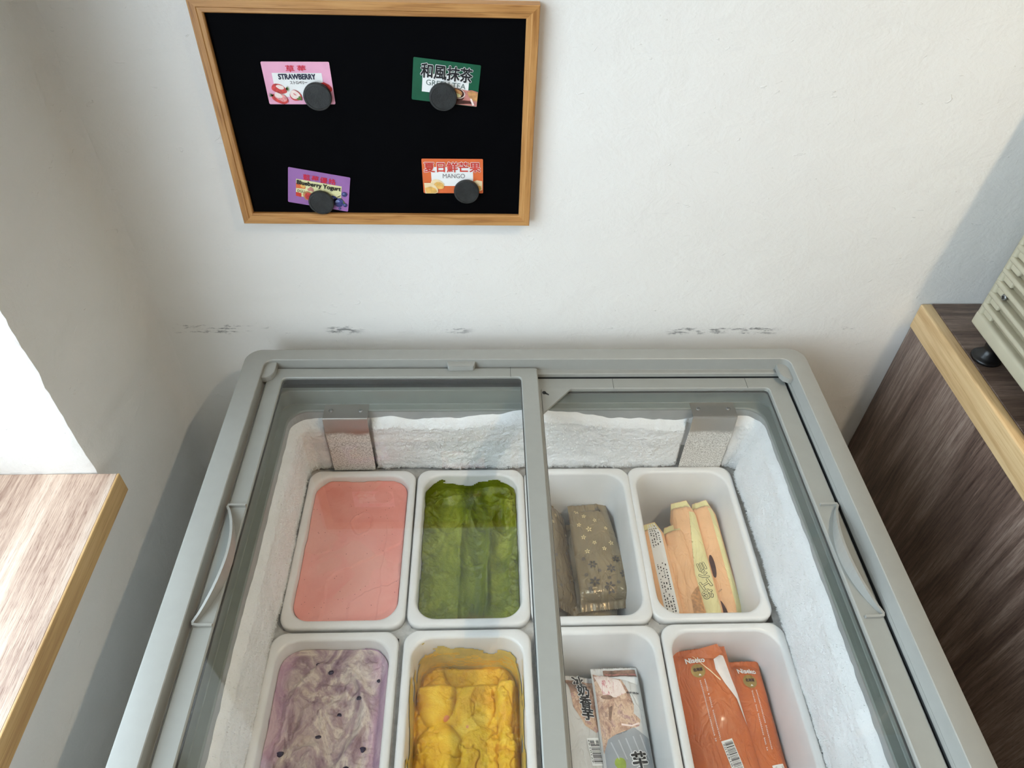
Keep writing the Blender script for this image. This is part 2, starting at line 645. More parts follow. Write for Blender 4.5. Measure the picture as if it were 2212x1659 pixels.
slab('floor', XO - 0.1, XR + 0.1, YF - 0.1, WB + 0.1, -0.1, 0.0, M['floor'])
slab('ceiling', XO - 0.1, XR + 0.1, YF - 0.1, WB + 0.1, CEIL, CEIL + 0.1, M['ceil'])
slab('wall_back', XO - 0.1, XR + 0.1, WB, WB + 0.1, 0, CEIL, M['wall'])
slab('wall_right', XR, XR + 0.1, YF, WB, 0, CEIL, M['shopwall'])
slab('wall_front', XO, XR, YF - 0.1, YF, 0, CEIL, M['shopwall'])


def wall_left():
    bm = bmesh.new()
    r = 0.022
    arc = [(XL + r - r * math.sin(t), WB - r + r * math.cos(t)) for t in np.linspace(0, math.pi / 2, 7)]

    def sheet(path, z0, z1, dz):
        nz = max(2, int((z1 - z0) / dz) + 1)
        zs = np.linspace(z0, z1, nz)
        P = np.array([(p[0], p[1], z) for p in path for z in zs])
        d = 0.0022 * fbm(P * np.array([22, 22, 22]), 3) + 0.0012 * fbm(P * 70, 2)
        ex = np.exp(-((P[:, 0] - XL) ** 2 + (P[:, 1] - JY) ** 2) / 0.004 ** 2)
        P[:, 0] += d + ex * (-0.002 + 0.002 * fbm(P * 60, 2))
        P[:, 1] += np.where(P[:, 1] > WB - r, 0, d * 0.6) + ex * 0.0015
        vs = [bm.verts.new(p) for p in P]
        for q in grid_faces(len(path), nz):
            bm.faces.new([vs[i] for i in q])

    def seg(a, b, n):
        return [(a[0] + (b[0] - a[0]) * k / n, a[1] + (b[1] - a[1]) * k / n) for k in range(1, n + 1)]
    # full-height return between the corner and the window, then the reveal (its edge stays sharp)
    sheet(arc + seg(arc[-1], (XL, JY), 26), SILL - 0.02, CEIL, 0.008)
    sheet([(XL, JY)] + seg((XL, JY), (XO, JY), 24), SILL - 0.02, CEIL, 0.008)
    lo_path = arc + seg(arc[-1], (XL, JY), 26) + seg((XL, JY), (XL, YF), 110)
    sheet(lo_path, 0.0, SILL - 0.02, 0.02)
    # solid behind: low wall, far pier, lintel
    add_box(bm, XO, XL - 0.006, JY + 0.006, WB, 0, CEIL)
    add_box(bm, XO, XL - 0.006, YF, JY, 0, SILL - 0.024)
    add_box(bm, XO, XL, YF, -2.05, SILL - 0.024, CEIL)
    add_box(bm, XO, XL, -2.05, JY + 0.006, 2.3, CEIL)
    o = bm_obj('wall_left', bm, M['wall'])
    for p in o.data.polygons: p.use_smooth = len(p.vertices) == 4 and p.area < 0.003
    return tag(o, kind='structure')


wall_left()
# window in the left wall (outer side of the reveal)
wy0, wy1, wz0, wz1 = -2.05, JY, SILL - 0.02, 2.3
bm = bmesh.new()
for y0, y1, z0, z1 in ((wy0, wy1, wz0, wz0 + 0.05), (wy0, wy1, wz1 - 0.05, wz1), (wy0, wy0 + 0.05, wz0, wz1),
                       (wy1 - 0.05, wy1, wz0, wz1), ((wy0 + wy1) / 2 - 0.025, (wy0 + wy1) / 2 + 0.025, wz0, wz1)):
    add_box(bm, XO, XO + 0.05, y0, y1, z0, z1, 0.004, 1)
win = tag(bm_obj('window_1', bm, M['white']), kind='structure')
for a, b in ((wy0 + 0.05, (wy0 + wy1) / 2 - 0.025), ((wy0 + wy1) / 2 + 0.025, wy1 - 0.05)):
    box('window_pane', XO + 0.02, XO + 0.026, a, b, wz0 + 0.05, wz1 - 0.05, M['winglass'], win)

# ================================================================== LAMPS
M['lampmetal'] = plain('white_lamp_metal', srgb(230, 230, 228), 0.4)


def lamp(x, y, watts, label, size=0.012, drop=0.30):
    t = thing('ceiling_lamp', (x, y, CEIL), label, 'lamp', 'ceiling lamps of the shop')
    lathe('lamp_stem', [(0.012, 0.0), (0.012, -drop - 0.01)], M['lampmetal'], t, 16, Matrix.Translation((x, y, CEIL)))
    lathe('lamp_shade', [(0.02, -drop), (0.045, -drop - 0.01), (0.075, -drop - 0.08), (0.073, -drop - 0.08), (0.043, -drop - 0.013), (0.02, -drop - 0.003)],
          M['lampmetal'], t, 24, Matrix.Translation((x, y, CEIL)))
    ld = bpy.data.lights.new('bulb', 'SPOT')       # the cone shade cuts the light off towards the sides
    ld.spot_size = math.radians(126)
    ld.spot_blend = 0.75
    ld.energy = watts
    ld.color = LAMP_COL
    ld.shadow_soft_size = size
    lo = bpy.data.objects.new('bulb', ld)
    COL.objects.link(lo)
    lo.parent = t
    lo.location = (0, 0, -drop - 0.09)
    return t


lamp(1.112, -0.78, LAMP_W, 'white cone lamp under the ceiling above the dark cabinet')
lamp(0.35, -2.3, LAMP_FILL_W, 'added fill lamp with a white cone under the ceiling behind the camera', 0.03)  # added out of view as fill for the back wall and frost

# ================================================================== SILL COUNTER (left)
t = thing('sill_counter', (-0.24, -1.0, SILL - 0.034), 'washed oak sill counter with honey edge strip under the bright window reveal', 'counter')
box('top_panel', XO + 0.055, -0.1285, YF + 0.3, JY - 0.001, SILL - 0.034, SILL, M['woodsill'], t, 0.0008, 1)
box('edge_strip', -0.1284, -0.1255, YF + 0.3, JY - 0.001, SILL - 0.0345, SILL + 0.0004, M['honey'], t, 0.001, 2)

# ================================================================== CABINET (right)
CX, CT = 1.0325, Z0 + 0.0545
t = thing('cabinet', (1.35, -0.6, 0), 'dark oak laminate cabinet with pale beech edging beside the freezer', 'cabinet')
box('side_panel', CX + 0.003, CX + 0.025, -1.3, WB - 0.001, 0.0, CT - 0.044, M['wooddark'], t, 0.001, 1)
box('side_panel', 1.68, 1.70, -1.3, WB - 0.001, 0.0, CT - 0.044, M['wooddark'], t, 0.001, 1)
box('front_panel', CX + 0.026, 1.679, -1.298, -1.278, 0.06, CT - 0.045, M['wooddark'], t, 0.001, 1)
box('top_panel', CX + 0.0185, 1.70, -1.31, WB - 0.001, CT - 0.044, CT, M['woodtop'], t, 0.001, 1)
box('edge_strip', CX, CX + 0.0183, -1.31, WB - 0.002, CT - 0.0445, CT + 0.0006, M['woodlite'], t, 0.003, 3, True)

# ================================================================== APPLIANCE on the cabinet
AX, AY0, AZ0, AZ1 = 1.056, -0.040, Z0 + 0.086, Z0 + 0.62
AYF = -0.335
t = thing('vented_appliance', (1.22, -0.19, CT), 'beige countertop appliance with louvred side standing on the dark cabinet', 'appliance')
box('housing', AX + 0.0125, 1.42, AYF, AY0, AZ0, AZ1, M['beige'], t, 0.014, 4, True)
bm = bmesh.new()      # side frame around the louvres
add_box(bm, AX, AX + 0.016, AYF, AY0, AZ0, AZ0 + 0.022, 0.005, 3)
add_box(bm, AX, AX + 0.016, AYF, AYF + 0.02, AZ0, AZ1, 0.005, 3)
add_box(bm, AX + 0.001, AX + 0.016, AY0 - 0.010, AY0, AZ0, AZ1, 0.005, 3)
bm_obj('side_frame', bm, M['beige'], t, True)
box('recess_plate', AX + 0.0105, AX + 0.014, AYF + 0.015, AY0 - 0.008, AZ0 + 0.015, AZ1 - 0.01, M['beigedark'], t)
pitch = 0.0192
nl = int((AZ1 - AZ0 - 0.03) / pitch)
slat_me = cap_me = None
for k in range(nl):
    z = AZ0 + 0.022 + pitch * (k + 0.56)
    if slat_me is None:
        bm = bmesh.new()
        add_box(bm, 0, 0.0125, AYF + 0.012, AY0 - 0.004, 0.0, 0.0072, 0.0022, 2)
        o = bm_obj('slat', bm, M['beige'], t, True, Matrix.Translation((AX, 0, z)))
        slat_me = o.data
        bm = bmesh.new()
        add_box(bm, 0.0045, 0.0125, AY0 - 0.028, AY0 - 0.006, -0.0115, 0.0, 0.003, 3)
        c = bm_obj('slot_end', bm, M['beige'], t, True, Matrix.Translation((AX, 0, z)))
        cap_me = c.data
    else:
        link('slat', slat_me, t, Matrix.Translation((AX, 0, z)))
        link('slot_end', cap_me, t, Matrix.Translation((AX, 0, z)))
sm = Matrix.Translation((AX + 0.0035, AY0 - 0.029, AZ0 + 0.022 + pitch * 2.56 - 0.005)) @ Matrix.Rotation(-math.pi / 2, 4, 'Y')
s = lathe('screw', [(0.0045, -0.002), (0.0045, 0.0012), (0.0035, 0.0022)], M['screw'], t, 16, sm)
bm = bmesh.new()
add_box(bm, -0.0030, 0.0030, -0.0007, 0.0007, 0.0018, 0.0026)
add_box(bm, -0.0007, 0.0007, -0.0030, 0.0030, 0.0018, 0.0026)
bm_obj('cross_slot', bm, M['ink'], s, False, sm)
foot_prof = [(0.0185, 0.0), (0.0200, 0.0015), (0.0200, 0.0040), (0.0188, 0.0055), (0.0172, 0.0060), (0.0150, 0.0090), (0.0120, 0.0125), (0.0098, 0.0160), (0.0092, 0.0200), (0.0100, 0.0240), (0.0100, 0.034)]
for fx, fy in ((AX + 0.016, AY0 - 0.045), (AX + 0.016, AYF + 0.04), (1.39, AY0 - 0.045), (1.39, AYF + 0.04)):
    lathe('suction_foot', foot_prof, M['rubber'], t, 32, Matrix.Translation((fx, fy, CT)))

# ================================================================== NOTICE BOARD
BX0, BX1, BZ0, BZ1 = 0.0355, 0.4195, Z0 + 0.2003, Z0 + 0.4805
BR = -0.0045
bcx, bcz = (BX0 + BX1) / 2, (BZ0 + BZ1) / 2
BMAT = Matrix.Translation((bcx, WB, bcz)) @ Matrix.Rotation(-BR, 4, 'Y')
t = thing('magnetic_board', (bcx, WB, BZ0), 'black magnetic board in a pine frame hanging on the white wall', 'board')
bw, bh, fw, fd = (BX1 - BX0) / 2, (BZ1 - BZ0) / 2, 0.0148, 0.0155


def frame_rail(name, pts, mat):
    """mitred moulding: pts = outer a, outer b, inner b, inner a (x,z); stepped profile"""
    a, b, ib, ia = [np.array(p) for p in pts]
    prof = [(0.0, 0.001), (0.0, fd - 0.001), (0.06, fd), (0.55, fd), (0.62, fd - 0.0012), (0.92, fd - 0.0012), (1.0, fd - 0.0025), (1.0, 0.001)]
    V, F = [], []
    for e0, e1 in ((a, ia), (b, ib)):
        for s_, d in prof:
            p = e0 + (e1 - e0) * s_
            V.append((p[0], -d, p[1]))
    n = len(prof)
    for i in range(n):
        j = (i + 1) % n
        F.append((i, j, n + j, n + i))
    F.append(tuple(range(n)))
    F.append(tuple(range(2 * n - 1, n - 1, -1)))
    bm = bmesh.new()
    vs = [bm.verts.new(p) for p in V]
    for f in F: bm.faces.new([vs[i] for i in f])
    return bm_obj(name, bm, mat, t, False, BMAT)


iw, ih = bw - fw, bh - fw
frame_rail('frame_rail', [(-bw, bh), (bw, bh), (iw, ih), (-iw, ih)], M['frameX'])
frame_rail('frame_rail', [(-bw, -bh), (bw, -bh), (iw, -ih), (-iw, -ih)], M['frameX'])
frame_rail('frame_stile', [(-bw, -bh), (-bw, bh), (-iw, ih), (-iw, -ih)], M['frameZ'])
frame_rail('frame_stile', [(bw, -bh), (bw, bh), (iw, ih), (iw, -ih)], M['frameZ'])
box('black_panel', -iw - 0.002, iw + 0.002, -0.0090, -0.002, -ih - 0.002, ih + 0.002, M['black'], t, 0, 1, False, BMAT)
PANEL_Y = WB - 0.0090


# ---- cards
def card_matrix(cx, cz, ang, y=PANEL_Y - 0.0006):
    c, s = math.cos(ang), math.sin(ang)
    return Matrix(((c, -s, 0, cx), (0, 0, -1, y), (s, c, 0, cz), (0, 0, 0, 1)))


def flat(name, geo, mat, parent, layer):
    """thin print lying on a card, layer = stacking order"""
    V, F = geo
    z = np.full(len(V), 0.00045 + 0.00024 * layer)
    if V.shape[1] == 3: z = z + V[:, 2]
    return raw(name, np.column_stack([V[:, :2], z]), F, mat, parent, False, WM(parent))


def card(name, cx, cz, ang, w, h, mat, label):
    V = rrect(-w / 2, w / 2, -h / 2, h / 2, 0.0015, 4)
    n = len(V)
    bot = np.column_stack([V, np.full(n, -0.0001)])
    top = np.column_stack([V, np.full(n, 0.0003)])
    v, f = loft([bot, top], True, True)
    o = raw(name, v, f, mat, None, False, card_matrix(cx, cz, ang))
    return tag(o, label, 'card', 'flavour cards on the black board')


CW, CH = 0.0785, 0.0500


def uv(u, v, w=CW, h=CH):
    return ((u - 0.5) * w, (0.5 - v) * h)


def urect(u0, v0, u1, v1):
    a, b = uv(u0, v0), uv(u1, v1)
    return poly2d([(a[0], b[1]), (b[0], b[1]), (b[0], a[1]), (a[0], a[1])])


def utext(body, u0, v0, u1, v1, bold=0.0, spacing=1.0):
    a, b = uv(u0, v0), uv(u1, v1)
    return text2d(body, (a[0] + b[0]) / 2, (a[1] + b[1]) / 2, b[0] - a[0], a[1] - b[1], 0, bold, spacing)


def uell(u, v, ru, rv, rot=0, wob=0.0, pt=0.0):
    p = uv(u, v)
    return ell2d(p[0], p[1], ru * CW, rv * CH, rot, 22, wob, pt)


# strawberry card
c = card('flavour_card', 0.1400, Z0 + 0.3887, 0.008, CW, CH, M['pinkcard'], 'pink strawberry flavour card, upper left on the black board')
flat('print_panel', urect(0.13, 0.255, 0.865, 0.82), M['white'], c, 0)
flat('lettering', utext('草', 0.35, 0.08, 0.475, 0.23, 0.00011), M['red'], c, 1)
flat('lettering', utext('莓', 0.52, 0.08, 0.645, 0.23, 0.00011), M['red'], c, 1)
flat('lettering', utext('STRAWBERRY', 0.22, 0.28, 0.765, 0.40, 0.00032), M['navy'], c, 1)
flat('lettering', utext('ストロベリー', 0.375, 0.44, 0.63, 0.515, 0.0001), M['greytext'], c, 1)
flat('berry_print', uell(0.20, 0.63, 0.115, 0.11, -0.35, 0.05, 0.25), M['redberry'], c, 1)
flat('berry_print', uell(0.215, 0.585, 0.06, 0.05, -0.3, 0.05), M['creamprint'], c, 2)
for k in range(6):
    a = -0.9 + k * 0.36
    p = uv(0.295, 0.62)
    flat('leaf_print', poly2d([(p[0], p[1] - 0.0007), (p[0] + 0.0052 * math.cos(a), p[1] + 0.0052 * math.sin(a)), (p[0] + 0.0003, p[1] + 0.0009)]), M['leaf'], c, 3)
flat('berry_print', uell(0.175, 0.855, 0.125, 0.115, -0.35, 0.03, -0.2), M['redberry'], c, 3)
flat('berry_print', uell(0.195, 0.825, 0.095, 0.085, -0.4, 0.03, -0.2), M['pinkprint'], c, 4)
flat('berry_print', uell(0.165, 0.775, 0.06, 0.06, -0.4, 0.05), M['creamprint'], c, 5)
for k in range(4):
    a = 2.3 + k * 0.42
    p = uv(0.075, 0.78)
    flat('leaf_print', poly2d([(p[0] + 0.001, p[1] - 0.0008), (p[0] + 0.0055 * math.cos(a), p[1] + 0.0045 * math.sin(a)), (p[0] + 0.001, p[1] + 0.0008)]), M['leaf'], c, 4)
flat('berry_print', uell(0.425, 0.785, 0.092, 0.125, -0.55, 0.03, 0.1), M['redberry'], c, 3)
flat('berry_print', uell(0.418, 0.765, 0.078, 0.10, -0.55, 0.03, 0.1), M['creamprint'], c, 4)
flat('berry_print', uell(0.415, 0.75, 0.028, 0.016, -0.7, 0.05), M['pinkprint'], c, 5)
flat('leaf_print', uell(0.475, 0.85, 0.035, 0.045, 0.2, 0.25), M['leaf'], c, 5)
flat('berry_print', poly2d([uv(0.80, 0.49), uv(0.88, 0.47), uv(0.95, 0.53), uv(0.985, 0.60), uv(0.985, 0.66), uv(0.955, 0.70), uv(0.86, 0.62)][::-1]), M['redberry'], c, 1)
flat('leaf_print', poly2d([uv(0.64, 0.53), uv(0.82, 0.48), uv(0.78, 0.52), uv(0.66, 0.55)][::-1]), M['leaf'], c, 2)

# green tea card
c = card('flavour_card', 0.3128, Z0 + 0.3916, -0.112, CW, CH, M['greencard'], 'dark green tea flavour card, upper right on the black board')
flat('print_panel', urect(0.148, 0.33, 0.845, 0.775), M['white'], c, 0)
flat('lettering', utext('GREEN TEA', 0.205, 0.475, 0.80, 0.605), M['greentext'], c, 1)
flat('lettering', utext('和風抹茶', 0.12, 0.10, 0.885, 0.435, 0.00095), M['white'], c, 2)
flat('lettering', utext('和風抹茶', 0.12, 0.10, 0.885, 0.435, 0.0004), M['ink'], c, 3)
flat('tea_print', poly2d([uv(0.60, 0.60), uv(0.83, 0.62), uv(0.90, 0.60), uv(0.995, 0.63), uv(0.995, 0.985), uv(0.52, 0.985), uv(0.55, 0.8)][::-1]), M['roseprint'], c, 2)
flat('bowl_print', poly2d([uv(0.56, 0.66), uv(0.80, 0.66), uv(0.79, 0.82), uv(0.74, 0.92), uv(0.60, 0.92), uv(0.55, 0.8)][::-1]), M['brownprint'], c, 3)
flat('bowl_print', uell(0.68, 0.71, 0.125, 0.125, -0.15), M['creamprint'], c, 4)
flat('bowl_print', uell(0.675, 0.705, 0.115, 0.115, -0.15), M['brownprint'], c, 5)
flat('bowl_print', uell(0.675, 0.70, 0.085, 0.088, -0.15), M['tanprint'], c, 6)
flat('bowl_print', uell(0.67, 0.75, 0.075, 0.05, -0.15), M['yellowprint'], c, 7)
flat('whisk_print', poly2d([uv(0.83, 0.66), uv(0.90, 0.61), uv(0.995, 0.66), uv(0.995, 0.86), uv(0.93, 0.85), uv(0.86, 0.76)][::-1]), M['tanprint'], c, 4)
flat('whisk_print', poly2d([uv(0.88, 0.80), uv(0.91, 0.80), uv(0.96, 0.95), uv(0.93, 0.97)][::-1]), M['creamprint'], c, 5)
flat('shadow_print', poly2d([uv(0.55, 0.93), uv(0.70, 0.87), uv(0.88, 0.86), uv(0.96, 0.93), uv(0.88, 0.93), uv(0.72, 0.97), uv(0.60, 0.985)][::-1]), M['brownprint'], c, 4)

# blueberry yogurt card
c = card('flavour_card', 0.1412, Z0 + 0.2495, -0.187, CW, CH * 1.02, M['purplecard'], 'purple blueberry yogurt flavour card, lower left on the black board')
flat('print_panel', urect(0.13, 0.285, 0.87, 0.78), M['yellowprint'], c, 0)
flat('lettering', utext('藍莓優格', 0.24, 0.11, 0.77, 0.275, 0.0001, 1.15), M['red'], c, 1)
flat('fruit_print', poly2d([uv(0.13, 0.40), uv(0.21, 0.40), uv(0.285, 0.47), uv(0.28, 0.53), uv(0.13, 0.55)][::-1]), M['orangecard'], c, 1)
flat('fruit_print', uell(0.24, 0.46, 0.04, 0.05, -0.5), M['mangoprint'], c, 2)
flat('fruit_print', poly2d([uv(0.13, 0.67), uv(0.22, 0.68), uv(0.22, 0.80), uv(0.13, 0.78)][::-1]), M['orangetext'], c, 1)
flat('fruit_print', uell(0.33, 0.72, 0.085, 0.13, 0.0, 0.05), M['tanprint'], c, 2)
flat('fruit_print', uell(0.34, 0.73, 0.065, 0.10, 0.0, 0.05), M['redberry'], c, 3)
flat('fruit_print', uell(0.37, 0.52, 0.05, 0.06, 0.0, 0.2), M['roseprint'], c, 2)
flat('lettering', utext('OGU', 0.15, 0.58, 0.27, 0.655), M['ink'], c, 2)
flat('lettering', utext('Blueberry Yogurt', 0.145, 0.305, 0.855, 0.455, 0.00026), M['ink'], c, 4)
for u_, v_, r_ in ((0.92, 0.50, 0.045), (0.74, 0.70, 0.07), (0.83, 0.77, 0.085), (0.945, 0.82, 0.035), (0.86, 0.945, 0.022)):
    flat('blueberry_print', uell(u_, v_, r_, r_ * CW / CH, 0, 0.02), M['blueprint'], c, 3)
    flat('blueberry_print', uell(u_ - r_ * 0.2, v_ - r_ * 0.4, r_ * 0.45, r_ * 0.45, 0.4, 0.1), M['bluelite'], c, 4)
flat('leaf_print', poly2d([uv(0.84, 0.62), uv(0.88, 0.64), uv(0.96, 0.80), uv(0.92, 0.83)][::-1]), M['leaf'], c, 2)
flat('stalk_print', poly2d([uv(0.80, 0.61), uv(0.86, 0.54), uv(0.865, 0.555), uv(0.815, 0.62)][::-1]), M['brownprint'], c, 5)

# mango card
c = card('flavour_card', 0.3170, Z0 + 0.2702, 0.001, CW, CH * 0.975, M['orangecard'], 'orange mango flavour card, lower right on the black board')
flat('print_panel', urect(0.145, 0.24, 0.835, 0.775), M['white'], c, 0)
flat('lettering', utext('夏日鮮芒果', 0.035, 0.10, 0.955, 0.375, 0.0009), M['white'], c, 1)
flat('lettering', utext('夏日鮮芒果', 0.035, 0.10, 0.955, 0.375, 0.00034), M['orangetext'], c, 2)
flat('lettering', utext('MANGO', 0.335, 0.425, 0.70, 0.55), M['greytext'], c, 1)
flat('mango_print', uell(0.24, 0.725, 0.115, 0.135, -0.35, 0.02), M['mangolite'], c, 2)
flat('mango_print', uell(0.265, 0.76, 0.085, 0.10, -0.35, 0.03), M['mangoprint'], c, 3)
flat('mango_print', poly2d([uv(0.02, 0.68), uv(0.12, 0.68), uv(0.20, 0.75), uv(0.245, 0.86), uv(0.245, 0.95), uv(0.20, 0.985), uv(0.03, 0.985)][::-1]), M['mangolite'], c, 4)
flat('mango_print', poly2d([uv(0.03, 0.82), uv(0.13, 0.78), uv(0.20, 0.84), uv(0.235, 0.93), uv(0.19, 0.975), uv(0.05, 0.975)][::-1]), M['mangoprint'], c, 5)
flat('mango_print', poly2d([uv(0.83, 0.64), uv(0.90, 0.60), uv(0.985, 0.63), uv(0.985, 0.88), uv(0.94, 0.92), uv(0.80, 0.85)][::-1]), M['mangolite'], c, 2)
flat('mango_print', poly2d([uv(0.86, 0.78), uv(0.97, 0.76), uv(0.97, 0.86), uv(0.93, 0.91), uv(0.83, 0.86)][::-1]), M['mangoprint'], c, 3)

# ---- magnets
mag_prof = [(0.0160, 0.0), (0.0166, 0.0008), (0.0166, 0.0040), (0.0160, 0.0050), (0.0140, 0.0052), (0.0137, 0.0047), (0.004, 0.0047)]
for mx, mz, lab in ((0.1605, 0.3750, 'round black magnet on the pink strawberry card'),
                    (0.3090, 0.3762, 'round black magnet on the dark green tea card'),
                    (0.1427, 0.2335, 'round black magnet on the purple blueberry card'),
                    (0.3345, 0.2505, 'round black magnet on the orange mango card')):
    o = lathe('disc_magnet', mag_prof, M['magnet'], None, 40, smooth=False, matrix=card_matrix(mx, Z0 + mz, random.random(), PANEL_Y - 0.0026))
    tag(o, lab, 'magnet', 'disc magnets holding the flavour cards')

# ================================================================== FREEZER
FD = -0.775            # front edge
fz = thing('chest_freezer', (0.425, FD / 2, 0), 'grey chest freezer with two sliding glass lids against the white wall', 'freezer')


def ringL(x0, x1, yb, r, z, n=8):
    """ring given by left, right and back edge; the front mirrors the back"""
    return lp(x0, x1, FD - yb, yb, r, Z0 + z, n)


# outer shell
v, f = loft([ringL(0.012, 0.838, -0.012, 0.02, -Z0 + 0.03), ringL(0.012, 0.838, -0.012, 0.02, -0.05)], True, False)
raw('outer_shell', v, f, M['body'], fz, False)
for p in ((0.06, -0.07), (0.79, -0.07), (0.06, FD + 0.07), (0.79, FD + 0.07)):
    lathe('foot', [(0.02, 0), (0.022, 0.004), (0.02, 0.03)], M['rubber'], fz, 16, Matrix.Translation((p[0], p[1], 0)))
# rim (the raised grey border)
rim = [ringL(0.012, 0.838, -0.012, 0.02, -0.055), ringL(0.0, 0.85, 0.0, 0.024, -0.050), ringL(0.0, 0.85, 0.0, 0.024, -0.003),
       ringL(0.0008, 0.8492, -0.0008, 0.0235, -0.0008), ringL(0.003, 0.847, -0.003, 0.022, 0.0),
       ringL(0.0300, 0.8232, -0.0233, 0.014, 0.0), ringL(0.0310, 0.8222, -0.0243, 0.013, -0.0009),
       ringL(0.0315, 0.8215, -0.0248, 0.012, -0.0212), ringL(0.0320, 0.8212, -0.0253, 0.0115, -0.0218),
       ringL(0.0325, 0.8208, -0.0325, 0.010, -0.0218), ringL(0.0327, 0.8206, -0.0335, 0.010, -0.0228), ringL(0.0327, 0.8206, -0.0336, 0.010, -0.0285)]
v, f = loft(rim)
raw('rim', v, f, M['grey'], fz, True).data.set_sharp_from_angle(angle=math.radians(28))
v, f = loft([ringL(0.0327, 0.8206, -0.0336, 0.010, -0.0285), ringL(0.0327, 0.8206, -0.0337, 0.010, -0.0420), ringL(0.040, 0.812, -0.0410, 0.012, -0.0420)])
raw('track_shade', v, f, M['gasket'], fz, False)  # track walls coloured dark to deepen the shade in the lid gap
box('track_shade', 0.034, 0.436, -0.0300, -0.0256, Z0 - 0.0219, Z0 - 0.0214, M['gasket'], fz)  # thin dark strip painting the shadow line behind the upper lid
# lower throat seen through the glass
thr = [ringL(0.040, 0.812, -0.0410, 0.012, -0.0420), ringL(0.047, 0.803, -0.0470, 0.016, -0.0420), ringL(0.048, 0.802, -0.0480, 0.017, -0.0430),
       ringL(0.049, 0.801, -0.0490, 0.018, -0.0690), ringL(0.050, 0.800, -0.0500, 0.019, -0.0700), ringL(0.0605, 0.7895, -0.0605, 0.028, -0.0700),
       ringL(0.062, 0.788, -0.0620, 0.030, -0.0715), ringL(0.062, 0.788, -0.0620, 0.030, -0.0740)]
v, f = loft(thr)
raw('throat', v, f, M['collar'], fz, True).data.set_sharp_from_angle(angle=math.radians(28))
# liner tub
v, f = loft([ringL(0.062, 0.788, -0.0620, 0.030, -0.0740), ringL(0.063, 0.787, -0.063, 0.030, -0.346)], False, True)
raw('liner', v, f, M['liner'], fz, False)


# rack plate that carries the pan rims
for x0, x1, y0, y1 in ((0.064, 0.786, -0.088, -0.064), (0.064, 0.786, FD + 0.064, -0.627), (0.064, 0.081, -0.627, -0.088), (0.7605, 0.786, -0.627, -0.088)):
    box('pan_rack', x0, x1, y0, y1, Z0 - 0.2065, Z0 - 0.2035, M['rack'], fz)
for x in (0.2473, 0.4200, 0.5915):
    box('rack_bar', x - 0.0075, x + 0.0075, -0.627, -0.088, Z0 - 0.2065, Z0 - 0.2035, M['rack'], fz)
box('rack_bar', 0.081, 0.7605, -0.3640, -0.3495, Z0 - 0.2065, Z0 - 0.2036, M['rack'], fz)


def frame_lid(name, x0, x1, y0, y1, z0, z1, ix0, ix1, iy0, iy1, mat, r=0.004, ir=0.006):
    """flat frame with an opening; returns mesh object"""
    b = 0.0014
    L = [lp(ix0, ix1, iy0, iy1, ir, Z0 + z0), lp(x0, x1, y0, y1, r, Z0 + z0), lp(x0, x1, y0, y1, r, Z0 + z1 - b), lp(x0 + b, x1 - b, y0 + b, y1 - b, r, Z0 + z1),
         lp(ix0 - b, ix1 + b, iy0 - b, iy1 + b, ir + b, Z0 + z1), lp(ix0, ix1, iy0, iy1, ir, Z0 + z1 - b)]
    v, f = loft(L, closed=True)
    return raw(name, v, f, mat, fz, False)


FR = FD + 0.0337
# upper lid, left
ul = frame_lid('sliding_lid', 0.0360, 0.4372, FD + 0.028, -0.0275, -0.0216, -0.0143, 0.0590, 0.4120, FD + 0.05, -0.0475, M['greyframe'])
tag(ul, 'upper sliding lid on the left')
box('glass_pane', 0.0592, 0.4118, FD + 0.0502, -0.0477, Z0 - 0.0200, Z0 - 0.0165, M['glass'], ul)
# lower lid, right (runs on below the upper one)
ll = frame_lid('sliding_lid', 0.4150, 0.8186, FD + 0.035, -0.0346, -0.0415, -0.0300, 0.4420, 0.7895, FD + 0.06, -0.0570, M['greyframe'])
tag(ll, 'lower sliding lid on the right')
box('glass_pane', 0.4422, 0.7893, FD + 0.0602, -0.0572, Z0 - 0.0385, Z0 - 0.0350, M['glass'], ll)
# dark seals along the panes
for nm, pr, (a, b_, c_, d), z in (('gasket', ul, (0.0590, 0.4120, FD + 0.05, -0.0475), -0.0216), ('gasket', ll, (0.4420, 0.7895, FD + 0.06, -0.0570), -0.0405)):
    L = [lp(a - 0.001, b_ + 0.001, c_ - 0.001, d + 0.001, 0.006, Z0 + z + 0.0035), lp(a + 0.0012, b_ - 0.0012, c_ + 0.0012, d - 0.0012, 0.006, Z0 + z + 0.0035),
         lp(a + 0.0012, b_ - 0.0012, c_ + 0.0012, d - 0.0012, 0.006, Z0 + z + 0.001)]
    v, f = loft(L)
    raw(nm, v, f, M['gasket'], pr, False)
